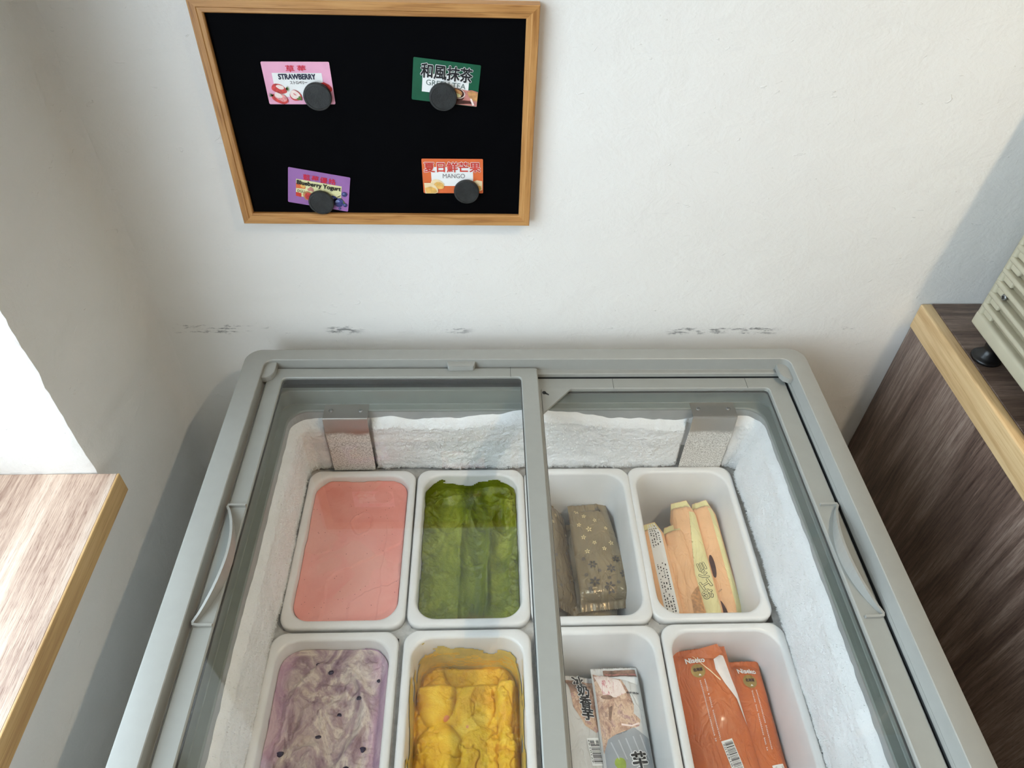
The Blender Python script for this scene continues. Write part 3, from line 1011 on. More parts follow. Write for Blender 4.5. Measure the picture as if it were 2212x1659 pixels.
# lock corner of the lower lid
bm = bmesh.new()
tri = [(0.4425, -0.0560), (0.4870, -0.0560), (0.4865, -0.0575), (0.4425, -0.1070)]
lo_ = [bm.verts.new((p[0], p[1], Z0 - 0.0340)) for p in tri]
hi_ = [bm.verts.new((p[0], p[1], Z0 - 0.0303)) for p in tri]
bm.faces.new(hi_); bm.faces.new(lo_[::-1])
for i in range(4):
    bm.faces.new((lo_[i], lo_[(i + 1) % 4], hi_[(i + 1) % 4], hi_[i]))
lk = bm_obj('lock_corner', bm, M['greyframe'], ll)
kx, ky = 0.4462, -0.0655
raw('keyhole', [(kx + 0.003 * math.cos(k * 0.5236), ky + 0.0035 * math.sin(k * 0.5236), Z0 - 0.0301) for k in range(12)], [tuple(range(12))], M['ink'], ll, False)
raw('keyhole', [(kx, ky - 0.002, Z0 - 0.0301), (kx + 0.0065, ky - 0.0058, Z0 - 0.0301), (kx + 0.0072, ky - 0.0036, Z0 - 0.0301), (kx + 0.002, ky + 0.001, Z0 - 0.0301)], [(0, 1, 2, 3)], M['ink'], ll, False)
# seams of the frame corners
for x, y0, y1, z, pr in ((0.396, -0.0475, -0.0262, -0.0143, ul), (0.552, -0.057, -0.0349, -0.0300, ll), (0.757, -0.057, -0.0349, -0.0300, ll)):
    box('seam', x, x + 0.0005, y0, y1, Z0 + z - 0.0005, Z0 + z + 0.0001, M['gasket'], pr)


def handle(parent, xa, y0, y1, zt, sgn):
    """thin arched grip with two short feet, bulging to sgn*x"""
    path = [(xa + sgn * 0.0215, y0, 0.0042), (xa + sgn * 0.006, y0, 0.0046), (xa + sgn * 0.001, y0 - 0.0005, 0.0052)]
    n = 18
    for k in range(n + 1):
        s_ = k / n
        b = math.sin(math.pi * s_)
        path.append((xa + sgn * (0.0225 * b ** 0.85), y0 - 0.003 + (y1 - y0 + 0.006) * s_, 0.0050 + 0.0170 * b))
    path += [(xa + sgn * 0.001, y1 + 0.0005, 0.0052), (xa + sgn * 0.006, y1, 0.0046), (xa + sgn * 0.0215, y1, 0.0042)]
    bm = bmesh.new()
    th = 0.0015
    rows = []
    for i, (x, y, h) in enumerate(path):
        p0, p1 = path[max(0, i - 1)], path[min(len(path) - 1, i + 1)]
        d = Vector((p1[0] - p0[0], p1[1] - p0[1], 0)).normalized()
        nx, ny = -d.y * th, d.x * th
        rows.append([bm.verts.new(q) for q in ((x - nx, y - ny, Z0 + zt), (x + nx, y + ny, Z0 + zt),
                                                (x + nx, y + ny, Z0 + zt + h), (x - nx, y - ny, Z0 + zt + h))])
    for a, b in zip(rows, rows[1:]):
        for i in range(4):
            j = (i + 1) % 4
            bm.faces.new((a[i], a[j], b[j], b[i]))
    bm.faces.new(rows[0]); bm.faces.new(rows[-1][::-1])
    return bm_obj('handle', bm, M['grey'], parent)


handle(ul, 0.0368, -0.2800, -0.4405, -0.0143, 1)
handle(ll, 0.8165, -0.2760, -0.4345, -0.0300, -1)


# corner caps and the middle stop of the rim
def cap(pts, z0, z1, name):
    bm = bmesh.new()
    a = [bm.verts.new((p[0], p[1], Z0 + z0)) for p in pts]
    b = [bm.verts.new((p[0], p[1], Z0 + z1)) for p in pts]
    bm.faces.new(b); bm.faces.new(a[::-1])
    n = len(pts)
    for i in range(n):
        bm.faces.new((a[i], a[(i + 1) % n], b[(i + 1) % n], b[i]))
    bmesh.ops.recalc_face_normals(bm, faces=bm.faces)
    es = [e for e in bm.edges if abs(e.verts[0].co.z - e.verts[1].co.z) < 1e-6 and e.verts[0].co.z > Z0 + z0 + 1e-5]
    bmesh.ops.bevel(bm, geom=es, offset=0.0007, segments=2, affect='EDGES')
    return bm_obj(name, bm, M['grey'], fz)


cap([(0.0305, -0.0245), (0.0305, -0.0575), (0.0380, -0.0570), (0.0440, -0.0530), (0.0475, -0.0460), (0.0480, -0.0360), (0.0478, -0.0240), (0.040, -0.0232)], -0.0138, -0.0050, 'corner_cap')
cap([(0.8225, -0.0245), (0.8225, -0.0580), (0.8155, -0.0575), (0.8090, -0.0535), (0.8055, -0.0460), (0.8050, -0.0360), (0.8052, -0.0240)], -0.0200, -0.0110, 'corner_cap')
cap([(0.3005, -0.0230), (0.3440, -0.0230), (0.3420, -0.0325), (0.3400, -0.0345), (0.3045, -0.0350), (0.3025, -0.0330)], -0.0135, -0.0040, 'stop_tab')

# steel hanger plates at the back wall of the tub
FROST_BOT = -0.1985
for x0, x1 in ((0.1130, 0.1800), (0.6765, 0.7455)):
    bm = bmesh.new()
    sec = [(-0.0500, -0.0693), (-0.0625, -0.0690), (-0.0790, -0.0692), (-0.0800, -0.0705), (-0.0805, -0.0730), (-0.0815, -0.100), (-0.0785, -0.140), (-0.0775, FROST_BOT + 0.004)]
    th = 0.0011
    prev = None
    for y, z in sec:
        row = [bm.verts.new((x0, y, Z0 + z)), bm.verts.new((x1, y, Z0 + z)), bm.verts.new((x1, y + th * 0.6, Z0 + z - th)), bm.verts.new((x0, y + th * 0.6, Z0 + z - th))]
        if prev:
            for i in range(4):
                j = (i + 1) % 4
                bm.faces.new((prev[i], prev[j], row[j], row[i]))
        else:
            bm.faces.new(row)
        prev = row
    bm.faces.new(prev[::-1])
    br = bm_obj('hanger_plate', bm, M['bracket'], fz)
    for sx in (x0 + 0.011, x1 - 0.011):
        sc_ = lathe('screw', [(0.0034, 0.0), (0.0034, 0.001), (0.0022, 0.0018)], M['screw'], br, 14, Matrix.Translation((sx, -0.0640, Z0 - 0.0692)))


# frost lining the tub walls
def frost():
    n_h = 74
    base = rrect(0.062, 0.788, FD + 0.062, -0.062, 0.030, 10)
    # resample the loop
    d = np.r_[0, np.cumsum(np.linalg.norm(np.diff(np.vstack([base, base[:1]]), axis=0), axis=1))]
    tot = d[-1]
    n_p = int(tot / 0.0021)
    s = np.linspace(0, tot, n_p, endpoint=False)
    bb = np.vstack([base, base[:1]])
    px = np.interp(s, d, bb[:, 0]); py = np.interp(s, d, bb[:, 1])
    tx = np.roll(px, -1) - np.roll(px, 1); ty = np.roll(py, -1) - np.roll(py, 1)
    ln = np.hypot(tx, ty)
    nx, ny = -ty / ln, tx / ln          # inward normal of a counter-clockwise loop
    P3 = np.column_stack([px, py, np.zeros(n_p)])
    ztop = -0.085 + 0.009 * fbm(P3 * 9, 3) + 0.003 * fbm(P3 * 60, 2)
    # taller patch in the middle of the back wall, thin bare strip right of it
    backm = (py > -0.09)
    ztop = ztop + np.where(backm, 0.014 * np.exp(-((px - 0.42) / 0.09) ** 2), 0)
    ztop = ztop - np.where(backm, 0.006 * sstep(px, 0.52, 0.56) * sstep(px, 0.70, 0.66), 0)
    zbot = FROST_BOT + 0.0035 * fbm(P3 * 40, 3) + 0.003 * fbm(P3 * 300, 1)
    t = np.linspace(0, 1, n_h)
    Zg = ztop[:, None] + (zbot - ztop)[:, None] * t[None, :]
    Pg = np.stack([np.repeat(px[:, None], n_h, 1), np.repeat(py[:, None], n_h, 1), Zg], -1)
    thick = 0.0105 + 0.0045 * fbm(Pg * np.array([16, 16, 26]), 4)
    rightm = sstep(px, 0.70, 0.787)[:, None]
    thick = thick + 0.011 * rightm * sstep(t, 0.1, 0.8)[None, :] * (py < -0.09)[:, None]
    thick = thick + 0.0016 * fbm(Pg * 200, 2) + 0.0011 * vnoise(Pg * 520)
    prof = np.minimum(1, (t / 0.12)) ** 0.6 * np.minimum(1, ((1 - t) / 0.05 + 0.15)) ** 0.5
    thick = thick * prof[None, :]
    for x0, x1 in ((0.1130, 0.1800), (0.6765, 0.7455)):       # room for the hanger plates
        dd = np.maximum(np.maximum(x0 - px, px - x1), 0)
        thick = thick * np.where(backm, sstep(dd, 0.0005, 0.0035) * 0.97 + 0.03, 1)[:, None]
    thick = np.maximum(thick, 0.0003)
    Pg[..., 0] += nx[:, None] * thick
    Pg[..., 1] += ny[:, None] * thick
    Vf = Pg.reshape(-1, 3).copy()
    Vf[:, 2] += Z0
    i, j = np.meshgrid(np.arange(n_p), np.arange(n_h - 1), indexing='ij')
    a = (i * n_h + j).ravel(); b = (((i + 1) % n_p) * n_h + j).ravel()
    F = np.column_stack([a, b, b + 1, a + 1])
    o = raw('frost_layer', Vf, F, M['frost'], fz, True)
    tag(o, 'white frost on the inner walls', kind='stuff')
    # needle crystals standing on the frost, denser along its lower fringe
    rng = np.random.default_rng(5)
    m = 60000
    ii = rng.integers(0, n_p, m)
    tt = np.where(rng.random(m) < 0.72, 1 - np.abs(rng.normal(0, 0.025, m)), rng.random(m) ** 0.8)
    jj = np.clip((tt * (n_h - 1)).astype(int), 1, n_h - 1)
    C = Pg[ii, jj].copy()
    okk = thick[ii, jj] > 0.0015
    C, ii, jj = C[okk], ii[okk], jj[okk]
    m = len(C)
    nrm = np.column_stack([nx[ii], ny[ii], np.zeros(m)])
    dirv = nrm + rng.normal(0, 0.55, (m, 3)) + np.column_stack([np.zeros(m), np.zeros(m), np.where(jj > n_h - 6, -0.5, 0.1)])
    dirv /= np.linalg.norm(dirv, axis=1)[:, None]
    L = rng.uniform(0.0014, 0.0042, m)[:, None]
    r = rng.uniform(0.00025, 0.0005, m)[:, None]
    ref = rng.normal(0, 1, (m, 3))
    e1 = np.cross(dirv, ref); e1 /= np.linalg.norm(e1, axis=1)[:, None]
    e2 = np.cross(dirv, e1)
    v4 = [C + r * e1, C + r * (-0.5 * e1 + 0.87 * e2), C + r * (-0.5 * e1 - 0.87 * e2), C + L * dirv]
    V = np.stack(v4, 1).reshape(-1, 3)
    V[:, 2] += Z0
    k = np.arange(m) * 4
    F = np.concatenate([np.column_stack([k, k + 1, k + 3]), np.column_stack([k + 1, k + 2, k + 3]), np.column_stack([k + 2, k, k + 3])])
    o = raw('frost_crystals', V, F, M['frost'], fz, False)
    tag(o, 'tiny needle crystals on the frost', kind='stuff')


frost()

# ================================================================== PANS
PW, PL, PD = 0.1705, 0.2725, 0.150       # outer width, length, depth
RIMZ = Z0 - 0.190
IW, IL = PW / 2 - 0.0115, PL / 2 - 0.0125     # inner half sizes at the rim
TAP = 0.085                                    # wall taper (m per m)


def pan_mesh():
    def q(hw, hl, r, z):
        return lp(-hw, hw, -hl, hl, r, z, 8)
    w, l = PW / 2, PL / 2
    L = [q(w - 0.0035, l - 0.0035, 0.017, -0.013), q(w, l, 0.020, -0.0125), q(w, l, 0.020, -0.0040), q(w - 0.0009, l - 0.0009, 0.0195, -0.0014),
         q(w - 0.0030, l - 0.0030, 0.018, 0.0), q(IW + 0.0035, IL + 0.0035, 0.029, -0.0004), q(IW + 0.001, IL + 0.001, 0.029, -0.0018), q(IW, IL, 0.029, -0.0045)]
    for z in (-0.03, -0.06, -0.09, -0.12, -0.135):
        k = TAP * (-z - 0.0045)
        L.append(q(IW - k, IL - k, 0.029 - k * 0.2, z))
    k = TAP * 0.135
    L.append(q(IW - k - 0.003, IL - k - 0.003, 0.024, -0.1425))
    L.append(q(IW - k - 0.010, IL - k - 0.010, 0.018, -0.1465))
    v, f = loft(L, False, True)
    n = len(v)
    L2 = [q(IW + 0.002 - TAP * z, IL + 0.002 - TAP * z, 0.029, -z) for z in (0.002, 0.05, 0.10, 0.135)]
    L2.append(q(IW - TAP * 0.135 - 0.008, IL - TAP * 0.135 - 0.008, 0.02, -0.150))
    v2, f2 = loft(L2, False, True)
    f2 = [tuple(i + n for i in reversed(p)) for p in f2]
    me = bpy.data.meshes.new('ice_cream_pan')
    me.from_pydata(np.vstack([v, v2]).tolist(), [], f + f2)
    me.polygons.foreach_set('use_smooth', [len(p.vertices) == 4 for p in me.polygons])
    me.materials.append(M['pan'])
    me.update()
    return me


pan_me = pan_mesh()
PANS = {}
for key, cx, cy, lab in (('straw', 0.1612, -0.2180, 'white plastic pan holding pink strawberry ice cream'),
                         ('tea', 0.3342, -0.2175, 'white plastic pan holding green tea ice cream'),
                         ('brown', 0.5055, -0.2165, 'white plastic pan holding brown snowflake-printed packs'),
                         ('stick', 0.6745, -0.2150, 'white plastic pan holding slim apricot packs, in the right back corner'),
                         ('blue', 0.1560, -0.4955, 'white plastic pan holding lilac blueberry swirl ice cream'),
                         ('mango', 0.3328, -0.4945, 'white plastic pan holding yellow mango ice cream'),
                         ('taro', 0.5085, -0.4925, 'white plastic pan holding grey taro bar packs'),
                         ('orange', 0.6810, -0.4915, 'white plastic pan holding bright orange packs')):
    o = link('ice_cream_pan', pan_me, None, Matrix.Translation((cx, cy, RIMZ)))
    tag(o, lab, 'pan', 'white ice cream pans in the freezer')
    PANS[key] = (cx, cy)


# ================================================================== ICE CREAM
def ice_cream(name, key, mat, hf, label, nu=150, nv=230, edge=0.0):
    """hf(x,y,dist) -> height below the rim (negative). x,y in metres from the pan centre."""
    cx, cy = PANS[key]
    u = np.linspace(-1, 1, nu); v = np.linspace(-1, 1, nv)
    U, V = np.meshgrid(u, v, indexing='ij')
    # squircle-like map of the square onto a rounded rectangle
    hw0, hl0, r = IW - 0.0008, IL - 0.0008, 0.029
    X = U * hw0; Y = V * hl0
    # pull the corners in
    ax, ay = np.abs(X), np.abs(Y)
    qx, qy = np.maximum(ax - (hw0 - r), 0), np.maximum(ay - (hl0 - r), 0)
    m = np.maximum(qx, qy); l = np.hypot(qx, qy) + 1e-9
    kx, ky = qx * m / l, qy * m / l
    X = np.sign(X) * (np.minimum(ax, hw0 - r) + kx); Y = np.sign(Y) * (np.minimum(ay, hl0 - r) + ky)
    dist = np.minimum(hw0 - ax, hl0 - ay)
    dist = np.where((qx > 0) & (qy > 0), r - m, dist)
    Zs = hf(X, Y, dist)
    k = 1 - TAP * (-Zs - 0.0045) / IW
    k2 = 1 - TAP * (-Zs - 0.0045) / IL
    P = np.stack([X * np.minimum(k, 1), Y * np.minimum(k2, 1), Zs], -1).reshape(-1, 3)
    F = grid_faces(nu, nv)
    # close underneath with a lower copy of the border
    idx = np.arange(nu * nv).reshape(nu, nv)
    ring = np.concatenate([idx[:-1, 0], idx[-1, :-1], idx[:0:-1, -1], idx[0, :0:-1]])
    base = P[ring].copy(); base[:, 2] = -0.13; base[:, :2] *= 0.80
    n0 = len(P)
    rn = np.arange(len(ring))
    nxt = np.roll(rn, -1)
    side = np.column_stack([ring, n0 + rn, n0 + nxt, ring[nxt]])
    faces = F.tolist() + side.tolist() + [tuple((n0 + rn).tolist())]
    o = raw(name, np.vstack([P, base]), faces, mat, None, True, Matrix.Translation((cx, cy, RIMZ)))
    return tag(o, label, 'ice cream', 'ice cream in the pans')


def P3(X, Y, s, o=0.0):
    return np.stack([X * s, Y * s, np.full_like(X, o)], -1)


def hf_straw(X, Y, d):
    z = -0.0135 + 0.0020 * fbm(P3(X, Y, 14, 1), 3)
    z += 0.0050 * sstep(d, 0.012, 0.0) * (0.5 + 0.5 * fbm(P3(X, Y, 60, 2), 2))
    # scraped layers: low steps along wavy lines
    w = 0.010 * fbm(P3(X, Y, 30, 5), 3)
    line = Y + 0.045 - 0.55 * (X + 0.02) + w
    z -= 0.0024 * sstep(line, 0.0010, -0.0012) * sstep(X, -0.035, -0.03)
    line2 = Y + 0.088 - 0.35 * X + 1.2 * w
    z += 0.0024 * sstep(line2, 0.0010, -0.0010) * sstep(X, 0.0, 0.006)
    sc = np.hypot((X - 0.005) / 0.016, (Y - 0.042) / 0.021) + 0.25 * fbm(P3(X, Y, 55, 3), 2)
    z -= 0.0022 * sstep(sc, 1.0, 0.82) * (0.4 + 0.6 * sstep(Y, 0.062, 0.03))
    z += 0.0016 * np.exp(-((sc - 1.03) / 0.07) ** 2)
    z += 0.0015 * sstep(X + 0.004 * fbm(P3(X, Y, 40, 7), 2), 0.043, 0.0445) * sstep(Y, 0.05, 0.03)
    z += 0.0006 * fbm(P3(X, Y, 160, 9), 3)
    return z


def trough(a, c, w):
    t = np.clip(np.abs((a - c) / w), 0, 1)
    return 1 - t ** 2.6


def hf_tea(X, Y, d):
    wv = 0.010 * fbm(P3(X, Y, 14, 1), 3)
    z = -0.021 + 0.004 * fbm(P3(X, Y, 18, 4), 4) - 0.010 * sstep(Y + wv, 0.075, 0.118)
    body = sstep(Y, 0.112, 0.085)
    z -= 0.007 * trough(X + wv + 0.05 * Y, -0.040, 0.026) * body
    z -= 0.012 * trough(X + wv * 0.5 - 0.03 * Y, 0.006, 0.020) * sstep(Y + wv, 0.06, 0.035)
    z -= 0.008 * trough(X + wv * 1.2 - 0.06 * Y, 0.047, 0.015) * sstep(Y, 0.095, 0.06) * sstep(Y + wv, -0.115, -0.08)
    z += 0.0035 * np.exp(-((X - 0.029 + wv * 0.8) / 0.0035) ** 2) * sstep(Y, 0.05, 0.03) * sstep(fbm(P3(X, Y, 24, 44), 2), -0.2, 0.2)
    for cx, cy, r, h in ((-0.036, 0.072, 0.026, 0.007), (0.024, 0.076, 0.030, 0.010), (0.048, 0.062, 0.016, 0.004)):
        q = np.hypot(X - cx + wv * 1.6, (Y - cy) * 0.7 - wv * 1.8) / r + 0.30 * fbm(P3(X, Y, 45, cx * 99), 3)
        z -= h * np.maximum(0, 1 - q ** 2) ** 0.8
        z += 0.0030 * np.exp(-((q - 1.05) / 0.10) ** 2) * (0.5 + fbm(P3(X, Y, 30, 31), 2))
    climb = sstep(d, 0.012, 0.0) * (0.001 + 0.012 * fbm(P3(X, Y, 26, 11), 3))
    z += np.maximum(climb, 0)
    rough = sstep(np.abs(X), 0.045, 0.062)
    z += (0.0010 + 0.0040 * rough) * fbm(P3(X, Y, 120, 8), 4)
    z += 0.0025 * np.maximum(0, fbm(P3(X, Y, 75, 21), 3) - 0.1) * 2
    z += 0.0016 * np.maximum(0, fbm(P3(X, Y, 60, 6), 3)) * body
    return np.minimum(z, -0.0035)


def hf_mango(X, Y, d):
    wv = 0.008 * fbm(P3(X, Y, 18, 2), 3)
    z = -0.046 + 0.003 * fbm(P3(X, Y, 18, 1), 4)
    z -= 0.022 * sstep(Y + wv + 0.10 * np.maximum(0, 0.018 - np.abs(X - 0.004)), 0.078, 0.094)       # scooped away at the back
    mounds = ((-0.040, 0.060, 0.027, 0.040, 0.013), (-0.036, -0.002, 0.030, 0.030, 0.011), (0.014, 0.052, 0.026, 0.036, 0.008), (0.020, -0.010, 0.030, 0.034, 0.009),
              (0.054, 0.062, 0.013, 0.050, 0.016), (0.056, -0.030, 0.013, 0.060, 0.013), (-0.034, -0.066, 0.034, 0.036, 0.012), (0.020, -0.080, 0.034, 0.040, 0.011))
    top = np.zeros_like(X)
    for cx, cy, rx, ry, h in mounds:
        q = np.hypot((X - cx + wv) / rx, (Y - cy - wv) / ry)
        top = np.maximum(top, h * np.maximum(0, 1 - q ** 3.2) ** 0.5)
    z += top
    z -= 0.006 * np.maximum(0, 1 - np.hypot((X - 0.022) / 0.018, (Y - 0.052) / 0.030) ** 2) ** 0.6
    rough = sstep(fbm(P3(X, Y, 22, 14), 2) + 0.5 * sstep(Y, 0.04, -0.02), -0.1, 0.45)
    z += (0.0006 + 0.0042 * rough) * fbm(P3(X, Y, 105, 5), 4) + 0.0022 * rough * np.maximum(0, fbm(P3(X, Y, 210, 6), 3))
    cr = np.abs(fbm(P3(X, Y, 40, 12), 3))
    z -= 0.0045 * np.exp(-(cr / 0.035) ** 2) * rough
    z -= 0.010 * sstep(d, 0.008, 0.0) * sstep(fbm(P3(X, Y, 20, 3), 2), -0.35, 0.1)
    return z


def hf_blue(X, Y, d):
    w1 = 0.02 * fbm(P3(X, Y, 12, 1), 3)
    z = -0.026 + 0.004 * fbm(P3(X, Y, 20, 2), 4)
    q = np.hypot((X + 0.004 + w1 * 0.6) / 0.046, (Y - 0.03 + w1) / 0.060)
    z -= 0.009 * np.maximum(0, 1 - q ** 2) ** 0.6
    z += 0.0045 * np.exp(-((q - 1.05) / 0.10) ** 2)
    for cx, cy, rx, ry, h in ((-0.02, 0.030, 0.020, 0.026, 0.005), (0.018, 0.012, 0.022, 0.03, -0.004), (-0.012, -0.012, 0.024, 0.020, 0.006), (0.036, -0.03, 0.014, 0.05, 0.006)):
        q2 = np.hypot((X - cx + w1 * 0.4) / rx, (Y - cy) / ry)
        z += h * np.maximum(0, 1 - q2 ** 2) ** 0.7
    rg = fbm(P3(X + w1, Y - w1, 42, 7), 4)
    z += 0.0085 * (1 - np.abs(rg) * 2.2) * 0.6 * sstep(d, 0.004, 0.018)
    z += 0.0032 * fbm(P3(X, Y, 90, 5), 4) * sstep(q, 1.5, 0.8)
    z += 0.004 * sstep(d, 0.006, 0.0)
    return z


ice_cream('strawberry_ice_cream', 'straw', mat_straw(), hf_straw, 'smooth pink strawberry ice cream filling its pan to the rim')
ice_cream('green_tea_ice_cream', 'tea', mat_tea(), hf_tea, 'olive green tea ice cream with long scoop marks')
mg = ice_cream('mango_ice_cream', 'mango', mat_mango(), hf_mango, 'yellow mango ice cream scooped out towards the back')
bl = ice_cream('blueberry_ice_cream', 'blue', mat_blue(), hf_blue, 'lilac blueberry yogurt ice cream with cream swirls')


# thin smears of ice cream left on the pan walls
def smear(parent, key, mat, a0, a1, ztop, zlow, seed, thr, n_p=220, n_h=34, name='wall_smear'):
    """film on the inner pan wall; a0..a1 = fraction of the perimeter; kept where the noise is high"""
    cx, cy = PANS[key]
    base = rrect(-1, 1, -1, 1, 0.3, 10)
    tt = np.linspace(a0, a1, n_p)
    V, keep = [], []
    for h in np.linspace(0, 1, n_h):
        z = ztop + (zlow - ztop) * h
        k = TAP * (-z - 0.0045) + 0.0009
        loop = rrect(-IW + k, IW - k, -IL + k, IL - k, 0.028, 10)
        loop = np.vstack([loop, loop[:1]])
        d = np.r_[0, np.cumsum(np.linalg.norm(np.diff(loop, axis=0), axis=1))]
        q = (tt % 1.0) * d[-1]
        V.append(np.column_stack([np.interp(q, d, loop[:, 0]), np.interp(q, d, loop[:, 1]), np.full(n_p, z)]))
    V = np.stack(V, 1)
    nz = fbm(V * np.array([32, 32, 55]) + seed, 4) + 0.9 * (np.linspace(0, 1, n_h)[None, :] - 0.5) * 1.4
    mask = nz > thr
    F = grid_faces(n_p, n_h)
    mk = mask.ravel()
    F = F[mk[F].all(1)]
    used = np.unique(F)
    rem = np.full(n_p * n_h, -1); rem[used] = np.arange(len(used))
    VV = V.reshape(-1, 3)[used]
    VV[:, :2] *= 1 - 0.006 * (0.5 + 0.5 * fbm(VV * 120, 2))[:, None]
    return raw(name, VV, rem[F], mat, parent, True, Matrix.Translation((cx, cy, RIMZ)))


tea_o = bpy.data.objects['green_tea_ice_cream']
smear(tea_o, 'tea', tea_o.data.materials[0], 0.0, 1.0, -0.0035, -0.036, 3.0, -0.02)
ymat = plain('mango_film', srgb(216, 192, 100), 0.4, 0.12, 60)
smear(mg, 'mango', ymat, 0.0, 1.0, -0.004, -0.085, 9.0, -0.42)
smear(mg, 'mango', mg.data.materials[0], 0.0, 1.0, -0.006, -0.070, 4.0, 0.30)
pmat = plain('blueberry_film', srgb(196, 160, 190), 0.4, 0.08, 60)
smear(bl, 'blue', pmat, 0.0, 1.0, -0.012, -0.030, 6.0, 0.05)


def lump(r, seed):
    bm = bmesh.new()
    bmesh.ops.create_icosphere(bm, subdivisions=2, radius=r)
    for v_ in bm.verts:
        k = 1 + 0.75 * float(fbm(np.array([v_.co.x, v_.co.y, v_.co.z]) / r * 0.9 + seed, 2))
        v_.co = (v_.co.x * k * 1.25, v_.co.y * k, v_.co.z * k * 0.5)
    return bm


M['berryskin'] = plain('blueberry_skin', srgb(42, 32, 62), 0.35, 0.2, 200)
for bx, by, br_ in ((0.040, 0.055, 0.0030), (-0.052, -0.012, 0.0034), (0.050, -0.008, 0.0042), (-0.044, -0.040, 0.0030), (0.002, -0.068, 0.0055), (0.014, 0.040, 0.0024),
                    (-0.004, 0.094, 0.0030), (-0.022, 0.102, 0.0020), (0.033, -0.034, 0.0036), (-0.010, 0.012, 0.0026), (0.062, 0.080, 0.0020), (-0.030, -0.090, 0.0034)):
    h = float(hf_blue(np.array([bx]), np.array([by]), np.array([0.03]))[0])
    bm_obj('blueberry_piece', lump(br_, bx * 900), M['berryskin'], bl, True, Matrix.Translation((PANS['blue'][0] + bx * 0.97, PANS['blue'][1] + by * 0.97, RIMZ + h + br_ * 0.15)))


